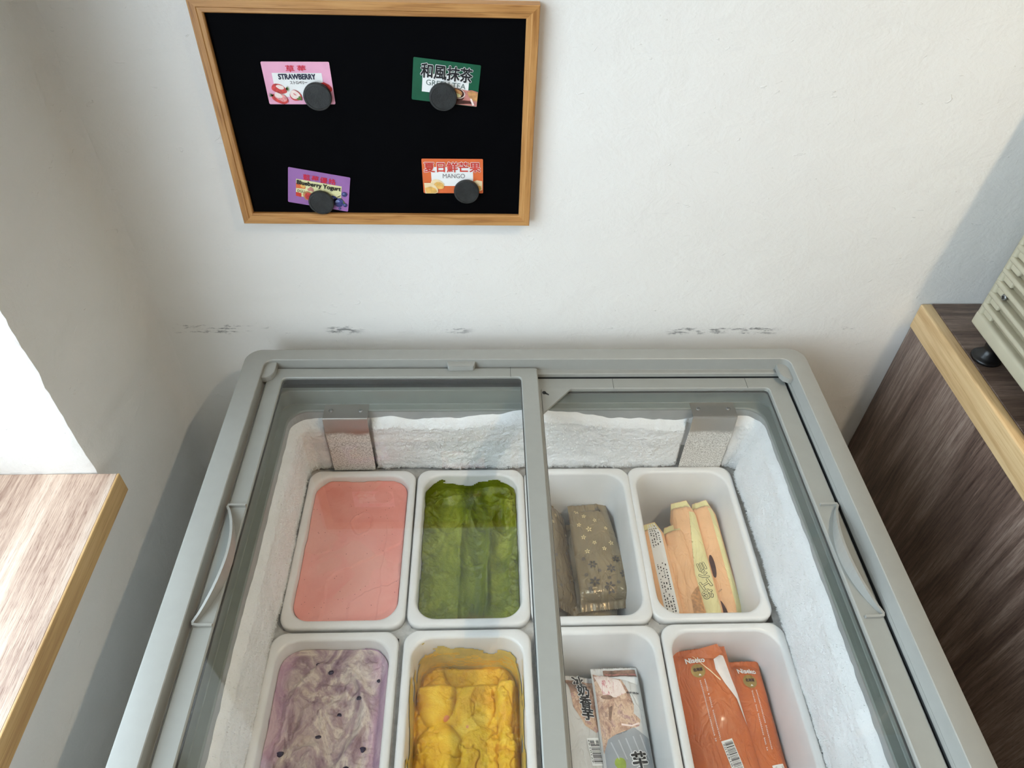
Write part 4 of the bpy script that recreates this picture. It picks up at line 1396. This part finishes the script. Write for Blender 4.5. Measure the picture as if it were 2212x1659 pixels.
# ================================================================== WRAPPED PACKS
class Pack:
    """pillow pack: local x across, y along, z out of the printed face"""

    def __init__(self, L, W, T, seal=0.010, seed=0.0, wr=0.0012, teeth=0.0016, sag=0.0, power=3.0, fold=None, nu=64, nv=120, twist=0.0, flare=0.0, pinch=0.0):
        self.flare = flare
        self.pinch = pinch
        self.L, self.W, self.T, self.seal, self.seed, self.wr, self.teeth, self.sag, self.power, self.fold = L, W, T, seal, seed, wr, teeth, sag, power, fold
        self.nu, self.nv, self.twist = nu, nv, twist

    def half(self, x, y):
        xe = np.clip(np.abs(x) / (self.W / 2), 0, 1)
        yb = self.L / 2 - self.seal
        ye = np.clip((yb - np.abs(y)) / (self.W * 0.28), 0, 1)
        return 0.0004 + self.T / 2 * (1 - xe ** self.power) ** 0.6 * (1 - (1 - ye) ** 2) ** 0.75

    def wrinkle(self, x, y):
        p = np.stack([x * 55, y * 24, np.full_like(x, self.seed)], -1)
        ends = np.exp(-((self.L / 2 - self.seal - np.abs(y)) / (self.W * 0.35)) ** 2)
        rad = np.stack([x * 170, y * 22, np.full_like(x, self.seed + 7)], -1)
        w = self.wr * (fbm(p, 3) * 0.9) + self.wr * 1.1 * ends * fbm(rad, 2)
        inseal = np.abs(y) > self.L / 2 - self.seal
        w = np.where(inseal, 0.0007 * np.sin(x * 26 / self.W * 2) * 0.6 + w * 0.7, w)
        return w

    def post(self, x, y, z):
        x = x * (1 - self.flare * y / self.L) * (1 - self.pinch * np.clip(np.abs(y) / (self.L / 2) - 0.72, 0, 1) / 0.28)
        if self.fold:                       # bend the end beyond y0 down/up by an angle
            for y0, ang in self.fold:
                sgn = 1 if y0 > 0 else -1
                e = (y - y0) * sgn
                m = e > 0
                y2 = y0 + sgn * (e * math.cos(ang) + z * math.sin(ang))
                z2 = -e * math.sin(ang) + z * math.cos(ang)
                y = np.where(m, y2, y); z = np.where(m, z2, z)
        z = z + self.sag * ((x / (self.W / 2)) ** 2)
        if self.twist:
            a = self.twist * y / self.L
            x, z = x * np.cos(a) - z * np.sin(a), x * np.sin(a) + z * np.cos(a)
        return x, y, z

    def top(self, x, y, eps=0.0):
        x = np.asarray(x, float); y = np.asarray(y, float)
        z = self.half(x, y) + self.wrinkle(x, y) + eps
        return np.stack(self.post(x, y, z), -1)

    def build(self, name, mat, matrix, label=None, cat='ice cream bar', group=None, parent=None):
        u = np.linspace(-1, 1, self.nu); v = np.linspace(-1, 1, self.nv)
        U, V = np.meshgrid(u, v, indexing='ij')
        x = np.sign(U) * (1 - (1 - np.abs(U)) ** 1.25) * self.W / 2
        y = V * self.L / 2
        # zigzag ends
        tooth = self.teeth * (np.arange(self.nu) % 2)[:, None]
        y = np.where(np.abs(V) > 0.999, y - np.sign(V) * tooth, y)
        h = self.half(x, y); w = self.wrinkle(x, y)
        rimm = (np.abs(U) > 0.999)
        top = np.stack(self.post(x, y, np.where(rimm, w * 0, h + w)), -1).reshape(-1, 3)
        bot = np.stack(self.post(x, y, np.where(rimm, w * 0, -h + w * 0.6)), -1).reshape(-1, 3)
        n = len(top)
        F = np.vstack([grid_faces(self.nu, self.nv), grid_faces(self.nu, self.nv, n, True)])
        idx = np.arange(n).reshape(self.nu, self.nv)
        ring = np.concatenate([idx[:-1, 0], idx[-1, :-1], idx[:0:-1, -1], idx[0, :0:-1]])
        nx_ = np.roll(ring, -1)
        side = np.column_stack([ring, ring + n, nx_ + n, nx_])
        o = raw(name, np.vstack([top, bot]), np.vstack([F, side]), mat, parent, True, matrix)
        self.o = o
        if label: tag(o, label, cat, group)
        return o

    def decal(self, name, geo, mat, eps=0.0005, sub=0.0025, label=None):
        V, F = geo
        # split long polygons so that they follow the pack
        if sub:
            bm = bmesh.new()
            vs = [bm.verts.new((p[0], p[1], 0)) for p in V]
            for f in F:
                try: bm.faces.new([vs[i] for i in f])
                except ValueError: pass
            bmesh.ops.triangulate(bm, faces=bm.faces)
            for _ in range(5):
                es = [e for e in bm.edges if e.calc_length() > sub]
                if not es: break
                bmesh.ops.subdivide_edges(bm, edges=es, cuts=1)
                bmesh.ops.triangulate(bm, faces=[f for f in bm.faces if len(f.verts) > 3])
            V = np.array([v_.co[:2] for v_ in bm.verts]).reshape(-1, 2)
            bm.verts.index_update()
            F = [tuple(v_.index for v_ in f.verts) for f in bm.faces]
            bm.free()
        P = self.top(V[:, 0], V[:, 1], eps + (0.0004 + V[:, 2] if V.shape[1] == 3 else 0.0))
        o = raw(name, P, F, mat, self.o, True, WM(self.o))
        if label: o['label'] = label
        return o


def pose(origin, xdir, ydir):
    """matrix with local x along xdir, local y near ydir"""
    x = Vector(xdir).normalized(); y = Vector(ydir)
    y = (y - x * y.dot(x)).normalized()
    z = x.cross(y)
    return Matrix(((x.x, y.x, z.x, origin[0]), (x.y, y.y, z.y, origin[1]), (x.z, y.z, z.z, origin[2]), (0, 0, 0, 1)))


def foil(name, col, rough=0.3, var=0.05, scale=30, spec=0.5, metal=0.0, coat=0.35):
    n = NT(name)
    v = n.coords()
    c = n.ramp(n.noise(v, scale, 4), [(0.3, tuple(a * (1 - 2 * var) for a in col[:3])), (0.7, tuple(min(1, a * (1 + var)) for a in col[:3]))])
    cre = n.math('ABSOLUTE', n.math('SUBTRACT', n.noise(n.coords((1, 0.6, 1)), 34, 3, 0.5, 1.0), 0.5))
    nm = n.bump(n.smooth(cre, 0.0, 0.07), 0.45, 0.0016)
    nm = n.bump(n.noise(v, 60, 4, 0.6, 0.8), 0.35, 0.003, nm)
    return n.out(c, rough, nm, Metallic=metal, **{'Coat Weight': coat, 'Coat Roughness': 0.12})


M['palegreen'] = foil('pale_green_wrap', srgb(222, 220, 172), 0.4, 0.04, 30)
M['brownfoil'] = foil('olive_brown_foil', srgb(150, 131, 98), 0.26, 0.08, 25, metal=0.35)
M['flakedark'] = plain('dark_flake_print', srgb(72, 62, 52), 0.4, 0.05)
M['flakelite'] = plain('gold_flake_print', srgb(226, 204, 150), 0.3, 0.05)
M['apricot'] = foil('apricot_wrap', srgb(244, 190, 138), 0.4, 0.04, 30)
M['cream'] = foil('pale_cream_wrap', srgb(238, 226, 164), 0.4, 0.04, 30)
M['orangewrap'] = foil('orange_wrap', srgb(200, 104, 42), 0.4, 0.06, 18)
M['gold'] = plain('gold_sticker', srgb(168, 142, 78), 0.35, 0.1, 200, Metallic=0.4)
M['tarowrap'] = foil('silver_grey_wrap', srgb(212, 210, 206), 0.35, 0.03, 20)


def mat_taro():
    n = NT('taro_photo_print')
    a = n.noise(n.coords((1, 1, 1)), 42, 4, 0.6, 1.2)
    b = n.noise(n.coords((2.2, 1, 1), rot=(0, 0, 0.6)), 120, 4, 0.65, 1.6)
    col = n.ramp(a, [(0.32, srgb(142, 106, 88)), (0.46, srgb(192, 152, 128)), (0.58, srgb(222, 190, 160)), (0.7, srgb(178, 136, 132))])
    col = n.mix(n.math('MULTIPLY', n.smooth(b, 0.53, 0.62), 0.6), col, srgb(136, 98, 92))
    col = n.mix(n.math('MULTIPLY', n.smooth(b, 0.40, 0.32), 0.7), col, srgb(240, 222, 206))
    return n.out(col, 0.4)


def mat_taroflesh():
    n = NT('taro_flesh_print')
    b = n.noise(n.coords((2.4, 1, 1), rot=(0, 0, 0.5)), 95, 4, 0.6, 1.4)
    col = n.mix(n.smooth(b, 0.54, 0.64), srgb(238, 220, 210), srgb(204, 120, 122))
    col = n.mix(n.math('MULTIPLY', n.smooth(b, 0.44, 0.36), 0.5), col, srgb(214, 176, 150))
    return n.out(col, 0.4)


M['taro'] = mat_taro()
M['tarolite'] = mat_taroflesh()
M['tarobrown'] = plain('taro_skin_print', srgb(150, 116, 96), 0.45, 0.3, 90)
M['taropink'] = plain('taro_pink_print', srgb(206, 120, 124), 0.45, 0.15, 120)
M['greyprint'] = plain('grey_bar_print', srgb(158, 160, 162), 0.4, 0.05, 40)
M['greylite'] = plain('grey_bar_highlight', srgb(190, 192, 194), 0.4, 0.03, 40)
M['leafgreen'] = plain('leaf_green_print', srgb(150, 170, 60), 0.45, 0.15, 80)


def flower(cx, cy, r, n=6, rot=0.0):
    V, F = [], []
    for k in range(n):
        a = rot + 2 * math.pi * k / n
        ca, sa = math.cos(a), math.sin(a)
        pet = [(0.12, 0.0), (0.55, 0.26), (1.0, 0.10), (1.0, -0.10), (0.55, -0.26)]
        b = len(V)
        for px_, py_ in pet:
            V.append((cx + r * (px_ * ca - py_ * sa), cy + r * (px_ * sa + py_ * ca)))
        F.append(tuple(range(b, b + 5)))
    return np.array(V), F


# ---- brown packs (third pan of the back row)
cx, cy = PANS['brown']
zb = RIMZ - PD
p = Pack(0.190, 0.076, 0.020, 0.013, 1.0, 0.0024, 0.0018, fold=[(-0.066, 0.45)], flare=0.30)
p.build('ice_cream_bar', M['brownfoil'], pose((0.5370, -0.1945, Z0 - 0.266), (1, 0.10, -0.03), (-0.05, 1, 0.02)),
        'olive brown snowflake-printed pack lying flat on top, its crimped end folded down', group='brown snowflake-printed packs')
fl = [(-0.024, 0.078, 5, 0.004, 1), (0.020, 0.082, 6, 0.005, 0), (-0.012, 0.066, 5, 0.0032, 1), (0.006, 0.056, 5, 0.0030, 1), (-0.024, 0.050, 5, 0.0032, 1), (-0.008, 0.040, 5, 0.0042, 1), (0.022, 0.040, 5, 0.0026, 1),
      (-0.020, 0.026, 5, 0.0034, 1), (0.024, 0.012, 5, 0.0034, 1), (-0.004, 0.014, 5, 0.0030, 1), (0.010, 0.002, 5, 0.0030, 1), (-0.018, 0.000, 5, 0.0034, 1), (-0.026, -0.012, 6, 0.0028, 0),
      (-0.014, -0.024, 6, 0.0056, 0), (0.024, -0.018, 6, 0.0052, 0), (0.012, -0.034, 6, 0.0058, 0), (-0.026, -0.040, 6, 0.0026, 0), (-0.006, -0.036, 6, 0.0026, 0), (0.030, -0.044, 6, 0.0056, 0),
      (-0.016, -0.054, 6, 0.0064, 0), (0.006, -0.050, 6, 0.0026, 0), (0.004, -0.064, 6, 0.0064, 0), (-0.024, -0.064, 6, 0.0026, 0), (0.018, -0.058, 6, 0.0024, 0)]
for x, y, n_, r_, li in fl:
    p.decal('flake_print', flower(x, y, r_ * 1.25, n_, random.random()), M['flakelite' if li else 'flakedark'], 0.0005, 0)
q = Pack(0.200, 0.060, 0.018, 0.012, 4.0, 0.0018, 0.0018)
q.build('ice_cream_bar', M['brownfoil'], pose((0.4755, -0.192, Z0 - 0.272), (0.62, 0.05, -0.78), (-0.03, 1, 0.0)),
        'olive brown snowflake-printed pack standing on edge, half hidden by the lid bar', group='brown snowflake-printed packs')
for x, y, n_, r_, li in fl[::2]:
    q.decal('flake_print', flower(x * 0.8, y, r_, n_, random.random()), M['flakelite' if y > 0.02 else 'flakedark'], 0.0005, 0)
q = Pack(0.205, 0.078, 0.020, 0.012, 8.0, 0.0018, 0.0018)
q.build('ice_cream_bar', M['brownfoil'], pose((0.525, -0.222, Z0 - 0.296), (1, -0.05, 0.0), (0.05, 1, 0.0)),
        'olive brown pack lying underneath the folded snowflake-printed pack', group='brown snowflake-printed packs')
q = Pack(0.205, 0.076, 0.022, 0.012, 9.0, 0.0018, 0.0018)
q.build('ice_cream_bar', M['brownfoil'], pose((0.500, -0.218, Z0 - 0.322), (1, 0.02, 0.0), (-0.02, 1, 0.0)),
        'lowest olive brown pack on the bottom of the pan', group='brown snowflake-printed packs')

# ---- slim apricot packs (right pan of the back row)
AP = 'slim apricot packs standing on edge'


def stick(base, top_, xdir, label, L=None, W=0.055, T=0.022, seed=0.0, fold=None, twist=0.0):
    a, b = Vector(base), Vector(top_)
    L = L or (b - a).length
    pk = Pack(L, W, T, 0.011, seed, 0.0022, 0.0015, power=2.4, fold=fold, twist=twist, pinch=0.42)
    pk.build('ice_cream_bar', M['apricot'], pose(tuple((a + b) / 2), xdir, tuple(b - a)), label, group=AP)
    for s_ in (1, -1):                     # pale crimped ends
        e = L / 2
        pk.decal('crimped_end', poly2d([(-W / 2 + 0.001, s_ * (e - 0.014)), (W / 2 - 0.001, s_ * (e - 0.016)), (W / 2 - 0.001, s_ * (e - 0.0016)), (-W / 2 + 0.001, s_ * (e - 0.0016))][::s_]), M['cream'], 0.0005, 0.004)
    return pk


zz = Z0
# rightmost pack
pk = stick((0.7290, -0.322, zz - 0.276), (0.7150, -0.108, zz - 0.249), (0.86, 0.0, 0.40), 'rightmost slim apricot pack leaning to the pan corner', W=0.042, T=0.030, seed=2, twist=0.25)
pk.decal('stripe_print', poly2d([(0.012, -0.095), (0.0200, -0.095), (0.0200, 0.088), (0.015, 0.088)]), M['cream'], 0.0004, 0.004)
pk.decal('blob_print', ell2d(-0.0045, -0.012, 0.0042, 0.019, -0.05), M['brownprint'], 0.0006, 0.003)
pk.decal('blob_print', ell2d(-0.0080, -0.082, 0.0050, 0.016, 0.1), M['brownprint'], 0.0006, 0.003)
pk.decal('lettering', text2d('OZA', -0.004, -0.052, 0.007, 0.0022, 0.5), M['brownprint'], 0.0006, 0)
# second
pk = stick((0.7055, -0.330, zz - 0.274), (0.6730, -0.110, zz - 0.250), (0.86, 0.0, 0.48), 'slim apricot pack with black outlined lettering, second from the right', W=0.044, T=0.028, seed=5, twist=-0.35)
pk.decal('panel_print', poly2d([(-0.004, -0.096), (0.0210, -0.096), (0.0210, 0.085), (0.013, 0.085), (0.008, 0.02), (-0.002, -0.02)]), M['cream'], 0.0005, 0.004)
for ch, yy, hh in (('お', -0.055, 0.0150), ('エ', -0.039, 0.014), ('ツ', -0.024, 0.012), ('ミ', -0.010, 0.012)):
    pk.decal('lettering', text2d(ch, 0.0105, yy, 0.013, hh, -1.2, 0.0010), M['ink'], 0.0007, 0)
    pk.decal('lettering', text2d(ch, 0.0105, yy, 0.013, hh, -1.2, 0.0003), M['cream'], 0.0010, 0)
pk.decal('blob_print', ell2d(-0.0075, -0.038, 0.0040, 0.020, 0.08), M['brownprint'], 0.0006, 0.003)
pk.decal('blob_print', ell2d(0.006, -0.098, 0.016, 0.006, 0.6), M['brownprint'], 0.0007, 0.003)
# third
pk = stick((0.6745, -0.330, zz - 0.277), (0.6610, -0.150, zz - 0.256), (0.84, 0.0, 0.52), 'slim apricot pack with a pale green stripe in the middle of the pan', W=0.041, T=0.026, seed=8, twist=0.3)
pk.decal('stripe_print', poly2d([(-0.019, -0.09), (-0.007, -0.09), (-0.011, 0.080), (-0.0195, 0.080)]), M['palegreen'], 0.0005, 0.004)
pk.decal('seam_print', poly2d([(0.000, -0.085), (0.018, -0.070), (0.0195, -0.020), (0.006, -0.035)]), M['tanprint'], 0.0005, 0.004)
# fourth
pk = stick((0.6540, -0.330, zz - 0.284), (0.6440, -0.172, zz - 0.264), (0.78, 0.0, 0.62), 'plain slim apricot pack wedged behind the white-strip pack', W=0.050, T=0.020, seed=11)
# leftmost with the white strip of small print
pk = stick((0.6355, -0.322, zz - 0.280), (0.6225, -0.146, zz - 0.256), (0.84, 0.0, 0.52), 'leftmost slim apricot pack with a white strip of small print', W=0.048, T=0.024, seed=13, twist=-0.3)
pk.decal('white_strip', poly2d([(0.001, -0.086), (0.021, -0.086), (0.021, 0.086), (0.002, 0.086)]), M['white'], 0.0005, 0.004)
V_, F_ = [], []
for col_ in range(4):
    yy = -0.082
    while yy < 0.080:
        ln_ = random.uniform(0.0012, 0.0036)
        if random.random() < 0.75 and not (0.012 < yy < 0.040):
            xx = 0.005 + col_ * 0.0038
            i_ = len(V_)
            V_ += [(xx, yy), (xx + 0.0016, yy), (xx + 0.0016, yy + ln_), (xx, yy + ln_)]
            F_.append((i_, i_ + 1, i_ + 2, i_ + 3))
        yy += ln_ + random.uniform(0.0008, 0.003)
pk.decal('small_print', (np.array(V_), F_), M['ink'], 0.0010, 0)

# ---- taro packs (third pan of the front row)
TG = 'grey taro bar packs'
p = Pack(0.205, 0.066, 0.026, 0.011, 3.0, 0.0022, 0.0016, power=2.8)
p.build('ice_cream_bar', M['tarowrap'], pose((0.5400, -0.4870, Z0 - 0.263), (1, 0.03, -0.04), (-0.01, 1, 0.02)),
        'grey taro pack with large grey bar picture, right one of the two', group=TG)
p.decal('end_band', poly2d([(-0.016, 0.0870), (0.030, 0.0870), (0.030, 0.0985), (-0.016, 0.0985)]), M['tarobrown'], 0.0005, 0.004)
p.decal('end_band', poly2d([(-0.014, 0.0900), (0.030, 0.0890), (0.030, 0.0925), (-0.014, 0.0930)]), M['roseprint'], 0.0008, 0.004)
p.decal('clear_window', poly2d([(-0.012, 0.086), (0.028, 0.074), (0.031, 0.086)][::-1]), M['white'], 0.0006, 0.004)
p.decal('taro_print', poly2d([(-0.031, 0.094), (-0.016, 0.090), (0.004, 0.082), (0.013, 0.064), (0.009, 0.056), (0.017, 0.046), (0.015, 0.035), (0.023, 0.027), (0.020, 0.019), (0.006, 0.014), (-0.014, 0.006), (-0.031, -0.012)][::-1]), M['taro'], 0.0004, 0.003)
p.decal('taro_print', poly2d([(-0.030, 0.091), (-0.016, 0.088), (0.002, 0.080), (0.009, 0.062), (-0.006, 0.056), (-0.022, 0.060)][::-1]), M['tarolite'], 0.0007, 0.003)
p.decal('taro_print', ell2d(-0.018, 0.0575, 0.008, 0.0030, -0.15), M['tarobrown'], 0.0010, 0.003)
p.decal('taro_print', poly2d([(-0.004, 0.0225), (0.010, 0.0200), (0.020, 0.0235), (0.021, 0.0215), (0.010, 0.0180), (-0.004, 0.0200)][::-1]), M['creamprint'], 0.0010, 0.003)
p.decal('taro_print', poly2d([(-0.017, 0.044), (-0.012, 0.046), (-0.017, 0.026), (-0.020, 0.028)][::-1]), M['tarobrown'], 0.0011, 0.003)
p.decal('bar_print', poly2d([(-0.030, -0.010), (-0.024, 0.004), (-0.013, 0.009), (-0.001, 0.004), (0.003, 0.014), (0.012, 0.017), (0.031, 0.004), (0.031, -0.086), (-0.031, -0.086)][::-1]), M['greyprint'], 0.0008, 0.003)
for k in range(5):
    x0 = -0.022 + 0.010 * k
    p.decal('bar_print', poly2d([(x0, 0.000 + 0.002 * k), (x0 + 0.0018, 0.000 + 0.002 * k), (x0 + 0.009, -0.022), (x0 + 0.0075, -0.022)][::-1]), M['greylite'], 0.0011, 0.003)
p.decal('leaf_print', ell2d(-0.013, -0.027, 0.007, 0.008, 0.4, 16, 0.05), M['leafgreen'], 0.0011, 0.003)
p.decal('lettering', text2d('芋', 0.0125, -0.024, 0.019, 0.021, 0.08, 0.0020), M['white'], 0.0011, 0)
p.decal('lettering', text2d('芋', 0.0125, -0.024, 0.019, 0.021, 0.08, 0.0008), M['ink'], 0.0016, 0)
p.decal('lettering', text2d('EXP 08.04', 0.0185, 0.0620, 0.017, 0.0024, 0, 0.00012), M['ink'], 0.0007, 0)
q = Pack(0.195, 0.062, 0.022, 0.011, 6.0, 0.0015, 0.0016, power=2.8)
q.build('ice_cream_bar', M['tarowrap'], pose((0.4875, -0.4900, Z0 - 0.268), (0.93, 0.03, -0.36), (-0.04, 1, 0.0)),
        'grey taro pack with black outlined lettering, tucked under the lid bar', group=TG)
q.decal('taro_print', poly2d([(-0.020, 0.090), (0.026, 0.090), (0.027, 0.030), (0.014, 0.018), (-0.002, 0.026), (-0.016, 0.05)][::-1]), M['taro'], 0.0004, 0.003)
q.decal('taro_print', poly2d([(-0.020, 0.090), (-0.004, 0.091), (-0.008, 0.072), (-0.018, 0.068)][::-1]), M['tarobrown'], 0.0007, 0.003)
for k, ch in enumerate('冰奶香芋'):
    yy = 0.0885 - 0.0158 * k
    q.decal('lettering', text2d(ch, 0.000 + 0.0012 * k, yy, 0.0175, 0.0155, 0.0, 0.0015), M['white'], 0.0010, 0)
    q.decal('lettering', text2d(ch, 0.000 + 0.0012 * k, yy, 0.0175, 0.0155, 0.0, 0.0006), M['ink'], 0.0015, 0)


def barcode(pk, cx, cy, w, h, rot, digits, seed):
    rnd = random.Random(seed)
    c, s = math.cos(rot), math.sin(rot)

    def R(pts):
        return poly2d([(cx + x * c - y * s, cy + x * s + y * c) for x, y in pts])
    bc = pk.decal('barcode_label', R([(-w / 2, -h / 2), (w / 2, -h / 2), (w / 2, h / 2), (-w / 2, h / 2)]), M['white'], 0.0008, 0.004)
    y = -h / 2 + 0.0025
    while y < h / 2 - 0.0025:
        b = rnd.choice((0.0004, 0.0007, 0.0011))
        P = pk.top(*R([(-w / 2 + 0.0035, y), (w / 2 - 0.001, y), (w / 2 - 0.001, y + b), (-w / 2 + 0.0035, y + b)])[0].T, 0.0012)
        raw('barcode_bar', P, [(0, 1, 2, 3)], M['ink'], bc, False, WM(pk.o))
        y += b + rnd.choice((0.0005, 0.0008, 0.0012))
    tv, tf = text2d(digits, 0, 0, h * 0.85, 0.0020, math.pi / 2)
    tv = tv[:, :2] + np.array([-w / 2 + 0.0019, 0])
    tv = tv @ np.array([[c, s], [-s, c]]) + np.array([cx, cy])
    P = pk.top(tv[:, 0], tv[:, 1], 0.0012)
    raw('barcode_digits', P, tf, M['ink'], bc, False, WM(pk.o))


barcode(q, 0.008, -0.006, 0.018, 0.034, 0.10, '4710143', 3)
q2 = Pack(0.20, 0.10, 0.03, 0.012, 12.0, 0.0015, 0.0016)
q2.build('ice_cream_bar', M['tarowrap'], pose((0.515, -0.494, Z0 - 0.312), (1, 0.0, 0.0), (0.0, 1, 0.0)), 'lowest grey taro pack on the bottom of the pan', group=TG)

# ---- orange packs (right pan of the front row)
OG = 'bright orange packs'


def column(pk, x, y0, y1, dx):
    """a column of tiny white characters"""
    V, F = [], []
    y = y0
    while y > y1:
        h = 0.0016
        if random.random() > 0.07:
            xx = x + dx * (y0 - y)
            for a, b in ((0, 0), (0.0011, 0.0002), (0.0003, -0.0009)):
                i = len(V)
                w_ = random.uniform(0.0005, 0.0010)
                V += [(xx + a, y + b), (xx + a + w_, y + b), (xx + a + w_, y + b + h * 0.42), (xx + a, y + b + h * 0.42)]
                F.append((i, i + 1, i + 2, i + 3))
        y -= h * 1.45
    pk.decal('small_print', (np.array(V), F), M['white'], 0.0006, 0)


def orange(origin, xd, yd, label, seed, fold, tx, W):
    pk = Pack(0.215, W, 0.022, 0.008, seed, 0.0026, 0.0012, power=3.2, fold=fold)
    pk.build('ice_cream_bar', M['orangewrap'], pose(origin, xd, yd), label, group=OG)
    pk.decal('lettering', text2d('Niseko', tx, 0.0900, 0.026, 0.0072, -0.02, 0.00035), M['white'], 0.0008, 0)
    st = pk.decal('round_sticker', ell2d(tx, 0.0755, 0.0098, 0.0090), M['gold'], 0.0008, 0.003)
    pk.decal('lettering', text2d('北海道', tx, 0.0770, 0.0125, 0.0042, 0, 0.00025), M['brownprint'], 0.0012, 0)
    pk.decal('small_mark', poly2d([(tx - 0.001, 0.0690), (tx + 0.003, 0.0690), (tx + 0.001, 0.0715)]), M['white'], 0.0014, 0)
    column(pk, tx + 0.0050, 0.063, -0.012, -0.01)
    column(pk, tx - 0.0015, 0.062, -0.014, -0.01)
    return pk


pk = orange((0.7110, -0.4880, Z0 - 0.263), (1, 0.03, -0.03), (-0.03, 1, 0.07), 'bright orange pack lying flat on the right, half covered by its neighbour', 2.0, None, 0.012, 0.070)
barcode(pk, 0.022, -0.050, 0.016, 0.040, 0.15, '4710143', 8)
pk = orange((0.6610, -0.4770, Z0 - 0.251), (1, 0.09, 0.12), (-0.075, 1, 0.17), 'bright orange pack on the left with a torn white-lined corner', 5.0, None, -0.0050, 0.084)
barcode(pk, 0.010, -0.036, 0.015, 0.046, 0.12, '4710143102', 5)
M['liningwhite'] = plain('white_inner_lining', srgb(236, 226, 220), 0.35, 0.04, 60)
pk.decal('torn_lining', poly2d([(0.021, 0.096), (0.035, 0.091), (0.037, 0.060), (0.0395, 0.040), (0.0405, 0.000), (0.036, 0.034), (0.026, 0.055), (0.019, 0.074)][::-1]), M['liningwhite'], 0.0012, 0.003)
pk.decal('fold_crease', poly2d([(-0.010, 0.1000), (-0.009, 0.1006), (0.022, 0.0600), (0.021, 0.0590)][::-1]), M['mangolite'], 0.0012, 0.003)
# loose corner of the torn wrapper standing up at the back
fv = [(-0.020, 0.098, 0.004), (0.004, 0.104, 0.010), (0.030, 0.106, 0.014), (0.034, 0.094, 0.013), (0.020, 0.088, 0.012), (0.006, 0.092, 0.0085)]
fl_ = fv + [(x, y - 0.0006, z - 0.0008) for x, y, z in fv]
raw('torn_flap', fl_, [(0, 1, 5), (1, 2, 3), (1, 3, 4), (1, 4, 5), (6, 11, 7), (7, 9, 8), (7, 10, 9), (7, 11, 10)] + [(i, (i + 1) % 6, 6 + (i + 1) % 6, 6 + i) for i in range(6)], M['orangewrap'], pk.o, False, WM(pk.o))
q2 = Pack(0.20, 0.10, 0.036, 0.012, 15.0, 0.0015, 0.0016)
q2.build('ice_cream_bar', M['orangewrap'], pose((0.688, -0.492, Z0 - 0.308), (1, 0.0, 0.0), (0.0, 1, 0.0)), 'lowest orange pack on the bottom of the pan', group=OG)
